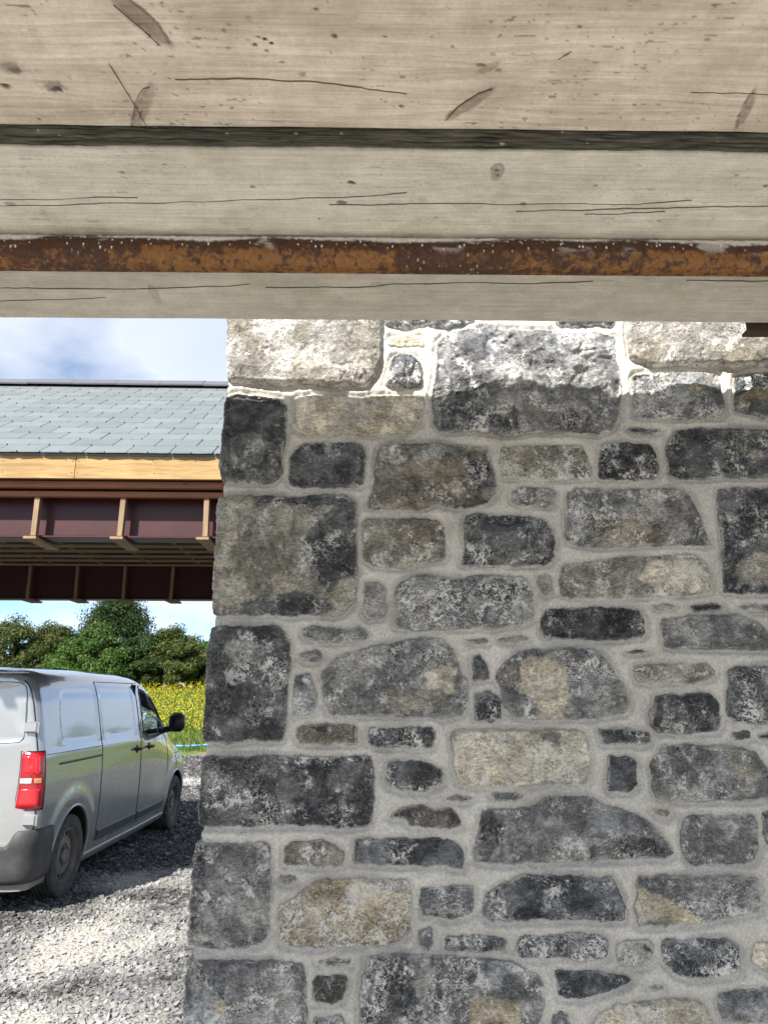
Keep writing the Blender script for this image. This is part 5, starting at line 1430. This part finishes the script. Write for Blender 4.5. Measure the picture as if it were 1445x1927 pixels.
# wheel arches: lips and dark housings
for w, nm in ((WR, 'wheel_arch'), (WF, 'wheel_arch')):
    m = MB(); a0_ = math.asin(max(-1, (.20 - w[1]) / ARC)); aa = np.linspace(a0_, math.pi - a0_, 40)
    sx_, zx_ = w[0] + ARC * np.cos(aa), w[1] + ARC * np.sin(aa)
    xo = xside(sx_, np.maximum(zx_, .2)); V = []
    for x_, a_, b_ in zip(xo, sx_, zx_): V += [(x_ + .001, a_, b_), (x_ - .022, w[0] + (a_ - w[0]) * .985, w[1] + (b_ - w[1]) * .985), (x_ - .03, w[0] + (a_ - w[0]) * 1.03, w[1] + (b_ - w[1]) * 1.03)]
    m.grid(V, 40, 3, M_PAINT)
    m.tube([(x_ - .003, w[0] + (a_ - w[0]) * .995, w[1] + (b_ - w[1]) * .995) for x_, a_, b_ in zip(xo, sx_, zx_)], .013, 6, M_PAINT)
    V = []
    for x_, a_, b_ in zip(xo, sx_, zx_): V += [(x_ - .028, w[0] + (a_ - w[0]) * 1.02, w[1] + (b_ - w[1]) * 1.02), (.62, w[0] + (a_ - w[0]) * 1.02, w[1] + (b_ - w[1]) * 1.02)]
    m.grid(V, 40, 2, M_DARK)
    m.add([(.62, w[0] - ARC, .15), (.62, w[0] + ARC, .15), (.62, w[0] + ARC, w[1] + ARC), (.62, w[0] - ARC, w[1] + ARC)], [(0, 1, 2, 3)], M_DARK)
    m.obj(nm, None, van, smooth=True)
# floor, bulkhead, seats, dashboard inside the cab
m = MB(); m.box(-.88, .88, .12, 4.75, .20, .26); m.obj('chassis', M_DARK, van)
m = MB(); m.box(-.84, .84, 2.46, 2.49, .26, 1.80); m.obj('bulkhead', M_DARK, van)
m = MB(); m.box(-.80, .80, 3.55, 4.0, .60, 1.13, ch=.06); m.box(-.80, .80, 2.5, 3.6, .27, .45); m.obj('dashboard', M_DARK, van)
for x in (-.42, .42):
    st_ = MB(); st_.box(x - .24, x + .24, 2.62, 3.12, .60, .78, ch=.05); st_.box(x - .23, x + .23, 2.52, 2.66, .74, 1.34, ch=.05); st_.box(x - .13, x + .13, 2.53, 2.63, 1.36, 1.54, ch=.03)
    st_.obj('seat', M_DARK, van)
m = MB(); pts = [(.42 + .19 * math.cos(a), 3.42 - .07 * math.sin(a), 1.15 + .17 * math.sin(a)) for a in np.linspace(0, 2 * math.pi, 25)]; m.tube(pts, .014, 6, cap=False); m.obj('steering_wheel', M_BLACK, van)
# underbody silhouettes
m = MB(); m.tube([(-.7, .7, .30), (.7, .7, .30)], .05, 8); m.box(-.35, .35, .1, .7, .18, .30, ch=.03); m.obj('rear_axle', M_DARK, van)
# bumper
path = [(.975, .285), (.978, .22), (.978, .12), (.965, .045), (.935, -.02), (.88, -.062), (.84, -.074), (.81, -.08), (.78, -.085), (.75, -.088), (.5, -.10), (0, -.105)]
path = path + [(-a, b) for a, b in path[::-1][1:]]
path = np.array(path); k = len(path)
m = MB(); V = []
secb = [(.645, -.035), (.648, -.012), (.630, 0.0), (.52, .004), (.50, -.004), (.38, .0), (.30, -.012), (.255, -.035), (.25, -.10)]
for i, (x, y) in enumerate(path):
    a, b = path[max(i - 1, 0)], path[min(i + 1, k - 1)]; tg = (b - a) / np.linalg.norm(b - a); nn_ = np.array([-tg[1], tg[0]]) * -1
    if nn_[0] * x + nn_[1] * (y - .5) < 0: nn_ = -nn_
    drop = 0.0 if abs(x) < .9 else -.0
    for z, o_ in secb:
        zz2 = z
        if z > .6 and abs(x) < .85: zz2 = z - .115 * (1 - sstep(.755, .835, abs(x)))   # step down under the doors
        V.append((x + nn_[0] * o_, y + nn_[1] * o_, zz2))
m.grid(V, k, len(secb)); m.obj('rear_bumper', M_BUMP, van, smooth=True)
# tail lights, hinges
def corner(u, z, out=0.0, sgn=1):
    """u 0..1 runs from the rear face round the corner to the side"""
    r = .085; w0 = HW * np.interp(z, PROF[:, 0], PROF[:, 1])
    if u < .45: x = (w0 - r) - (.45 - u) / .45 * .115; y = -.004; nx, ny = 0, -1
    else: a = (u - .45) / .55 * math.pi / 2 * .80; x = w0 - r + r * math.sin(a); y = r - r * math.cos(a); nx, ny = math.sin(a), -math.cos(a)
    return ((x + nx * out) * sgn, y + ny * out, z)
for sgn in (1, -1):
    par = None
    m = MB(); nu, nv = 14, 16
    def cl_patch(z0, z1, u0, u1, out, mat, rnd=.02, nm='lens', taper=0.0):
        V = []
        for i in range(nv + 1):
            fz = i / nv; z = z0 + (z1 - z0) * fz
            for j in range(nu + 1):
                fu = j / nu
                uu = u0 + taper * ((z - .80) / .43) + (u1 - u0 - taper * ((z - .80) / .43)) * fu
                edge_ = min(fz, 1 - fz) * (z1 - z0) / rnd; e2 = min(fu, 1 - fu) * .25 / rnd
                d_ = out * min(1, max(0.0, min(edge_, e2))) ** .5
                cx = 0
                V.append(corner(uu, z, d_, sgn))
        mm = MB(); mm.grid(V, nv + 1, nu + 1); return mm
    house = cl_patch(.795, 1.235, 0.0, 1.0, .016, None, .010, taper=.14).obj('tail_light', M_DKRED, van, smooth=True)
    cl_patch(1.055, 1.215, .09, .80, .024, None, .02, taper=.13).obj('red_lens', M_RED_L, house, smooth=True)
    cl_patch(.815, .965, .07, .80, .024, None, .02, taper=.13).obj('red_lens', M_RED_L, house, smooth=True)
    cl_patch(.985, 1.037, .09, .52, .024, None, .012, taper=.05).obj('clear_lens', M_CLEAR, house, smooth=True)
    cl_patch(.985, 1.037, .56, .82, .024, None, .012, taper=.0).obj('amber_lens', M_AMB, house, smooth=True)
    seal = MB(); ring_ = [corner(0 + .14 * (z - .795) / .44, z, .004, sgn) for z in np.linspace(.795, 1.235, 12)] + [corner(u_, 1.237, .004, sgn) for u_ in np.linspace(.14, 1, 12)] + [corner(1.0, z, .004, sgn) for z in np.linspace(1.235, .795, 12)] + [corner(u_, .793, .004, sgn) for u_ in np.linspace(1, 0, 12)]
    seal.tube(ring_ + ring_[:1], .0045, 5, cap=False); seal.obj('lamp_seal', M_SEAM, house)
    for z in (1.425, .72):
        m = MB(); V = []
        for i, (o_, dz1) in enumerate(((0.0, .048), (.030, .044), (.034, .038))): pass
        w0 = float(HW * np.interp(z, PROF[:, 0], PROF[:, 1]))
        m.box((w0 - .115) if sgn > 0 else -(w0 - .005), (w0 - .005) if sgn > 0 else -(w0 - .115), -.040, .012, z - .045, z + .045, ch=.014)
        m.tube([(sgn * (w0 - .006), -.016, z - .040), (sgn * (w0 - .006), -.016, z + .040)], .014, 8)
        m.obj('hinge', M_PAINT, van, smooth=False)
# rear door centre line and window pressing outline
m = MB()
m.tube([(0, -.030, .55), (0, -.030, 1.80)], .005, 6)
for sg in (1, -1):
    q = chaikin(rp, .15); m.tube([(sg * p[0], -.028 * (1 - (p[0] / .875) ** 4) + .004, p[1]) for p in np.concatenate([q, q[:1]])], .003, 5, cap=False)
m.obj('rear_shut_lines', M_SEAM, van)
m = MB(); m.box(-.74, .74, -.045, .04, 1.852, 1.872, ch=.008); m.obj('roof_lip', M_PAINT, van, smooth=False)
m = MB(); m.box(-.26, .26, -.125, -.108, .68, .80, ch=.004); m.obj('number_plate_blank', plain('plate_yellow', (.55, .42, .04), .4), van)
# mirrors
for sgn in (1, -1):
    m = MB()
    m.tube([(sgn * .86, 3.50, 1.25), (sgn * .96, 3.46, 1.275), (sgn * 1.06, 3.42, 1.29)], [.045, .040, .034], 8)
    mo = m.obj('mirror', M_BLACK, van, smooth=True)
    m = MB(); m.box(sgn * 1.00 if sgn > 0 else -1.19, 1.19 if sgn > 0 else -1.00, 3.34, 3.46, 1.245, 1.475, ch=.045); mh = m.obj('mirror_housing', M_BLACK, mo, smooth=True)
    mg = plain('mirror_glass', (.5, .5, .5), .03, 1.0) if 'mirror_glass' not in bpy.data.materials else bpy.data.materials['mirror_glass']
# cab door base around mirror: black triangle
m = MB(); tri = [(3.62, 1.225), (3.84, 1.225), (3.70, 1.335), (3.55, 1.42)]
pane(m, tri, 1, -.006); m.obj('mirror_base', M_BLACK, cd_r)
# wheels
def wheel_parts():
    ty_ = MB(); r, w = .335, .108
    prof = [(-w * .78, .215), (-w * .95, .235), (-w, .27), (-w * .97, .305), (-w * .86, .327)]
    for g_ in (-.055, -.018, .018, .055):
        prof += [(g_ - .006, r), (g_ - .004, r - .008), (g_ + .004, r - .008), (g_ + .006, r)]
    prof += [(w * .86, .327), (w * .97, .305), (w, .27), (w * .95, .235), (w * .78, .215)]
    ty_.lathe(prof, 56)
    tm = ty_.mesh('tyre', M_TYRE, smooth=True, angle=R(40))
    rm = MB()
    rm.lathe([(w * .80, .222), (w * .86, .212), (w * .62, .200), (w * .30, .196), (-w * .8, .196), (-w * .85, .222)], 48)
    # dished disc with fourteen slots
    nslot = 14; q = []
    radii = [.196, .186, .152, .130, .095, .088, .060, .056, .0]; ax = [.028, .050, .064, .070, .070, .055, .052, .085, .088]
    n = nslot * 4
    vs = []; 
    for rr_, a_ in zip(radii[:-1], ax[:-1]):
        for k in range(n): an = 2 * math.pi * k / n; vs.append((a_ * .9, rr_ * math.cos(an), rr_ * math.sin(an)))
    vs.append((ax[-1] * .9, 0, 0)); fs = []
    for i in range(len(radii) - 2):
        for k in range(n):
            if i == 1 and (k % 4) in (0, 1): continue
            fs.append((i * n + k, i * n + (k + 1) % n, (i + 1) * n + (k + 1) % n, (i + 1) * n + k))
    for k in range(n): fs.append(((len(radii) - 2) * n + k, (len(radii) - 2) * n + (k + 1) % n, len(vs) - 1))
    rm.add(vs, fs)
    rmesh_ = rm.mesh('rim', M_RIM, smooth=True, angle=R(35))
    hb = MB(); hb.lathe([(-.02, .195), (.0, .19), (.0, .0)], 32); hb_m = hb.mesh('brake_drum', M_DARK)
    nt_ = MB()
    for k in range(5):
        an = 2 * math.pi * k / 5 + .3; nt_.tube([(.060, .073 * math.cos(an), .073 * math.sin(an)), (.078, .073 * math.cos(an), .073 * math.sin(an))], .010, 6)
    return tm, rmesh_, hb_m, nt_.mesh('wheel_nut', M_RIM)
tm, rmm, hbm, ntm = wheel_parts()
for (w, sgn) in ((WR, 1), (WR, -1), (WF, 1), (WF, -1)):
    o = new_obj('wheel', None, van, (sgn * .845, w[0], w[1] - .004)); o.rotation_euler = (R(17) * (1 if w is WR else 2.3), 0, 0 if sgn > 0 else math.pi)
    for nm, me_ in (('tyre', tm), ('rim', rmm), ('brake_drum', hbm), ('wheel_nuts', ntm)): new_obj(nm, me_, o)
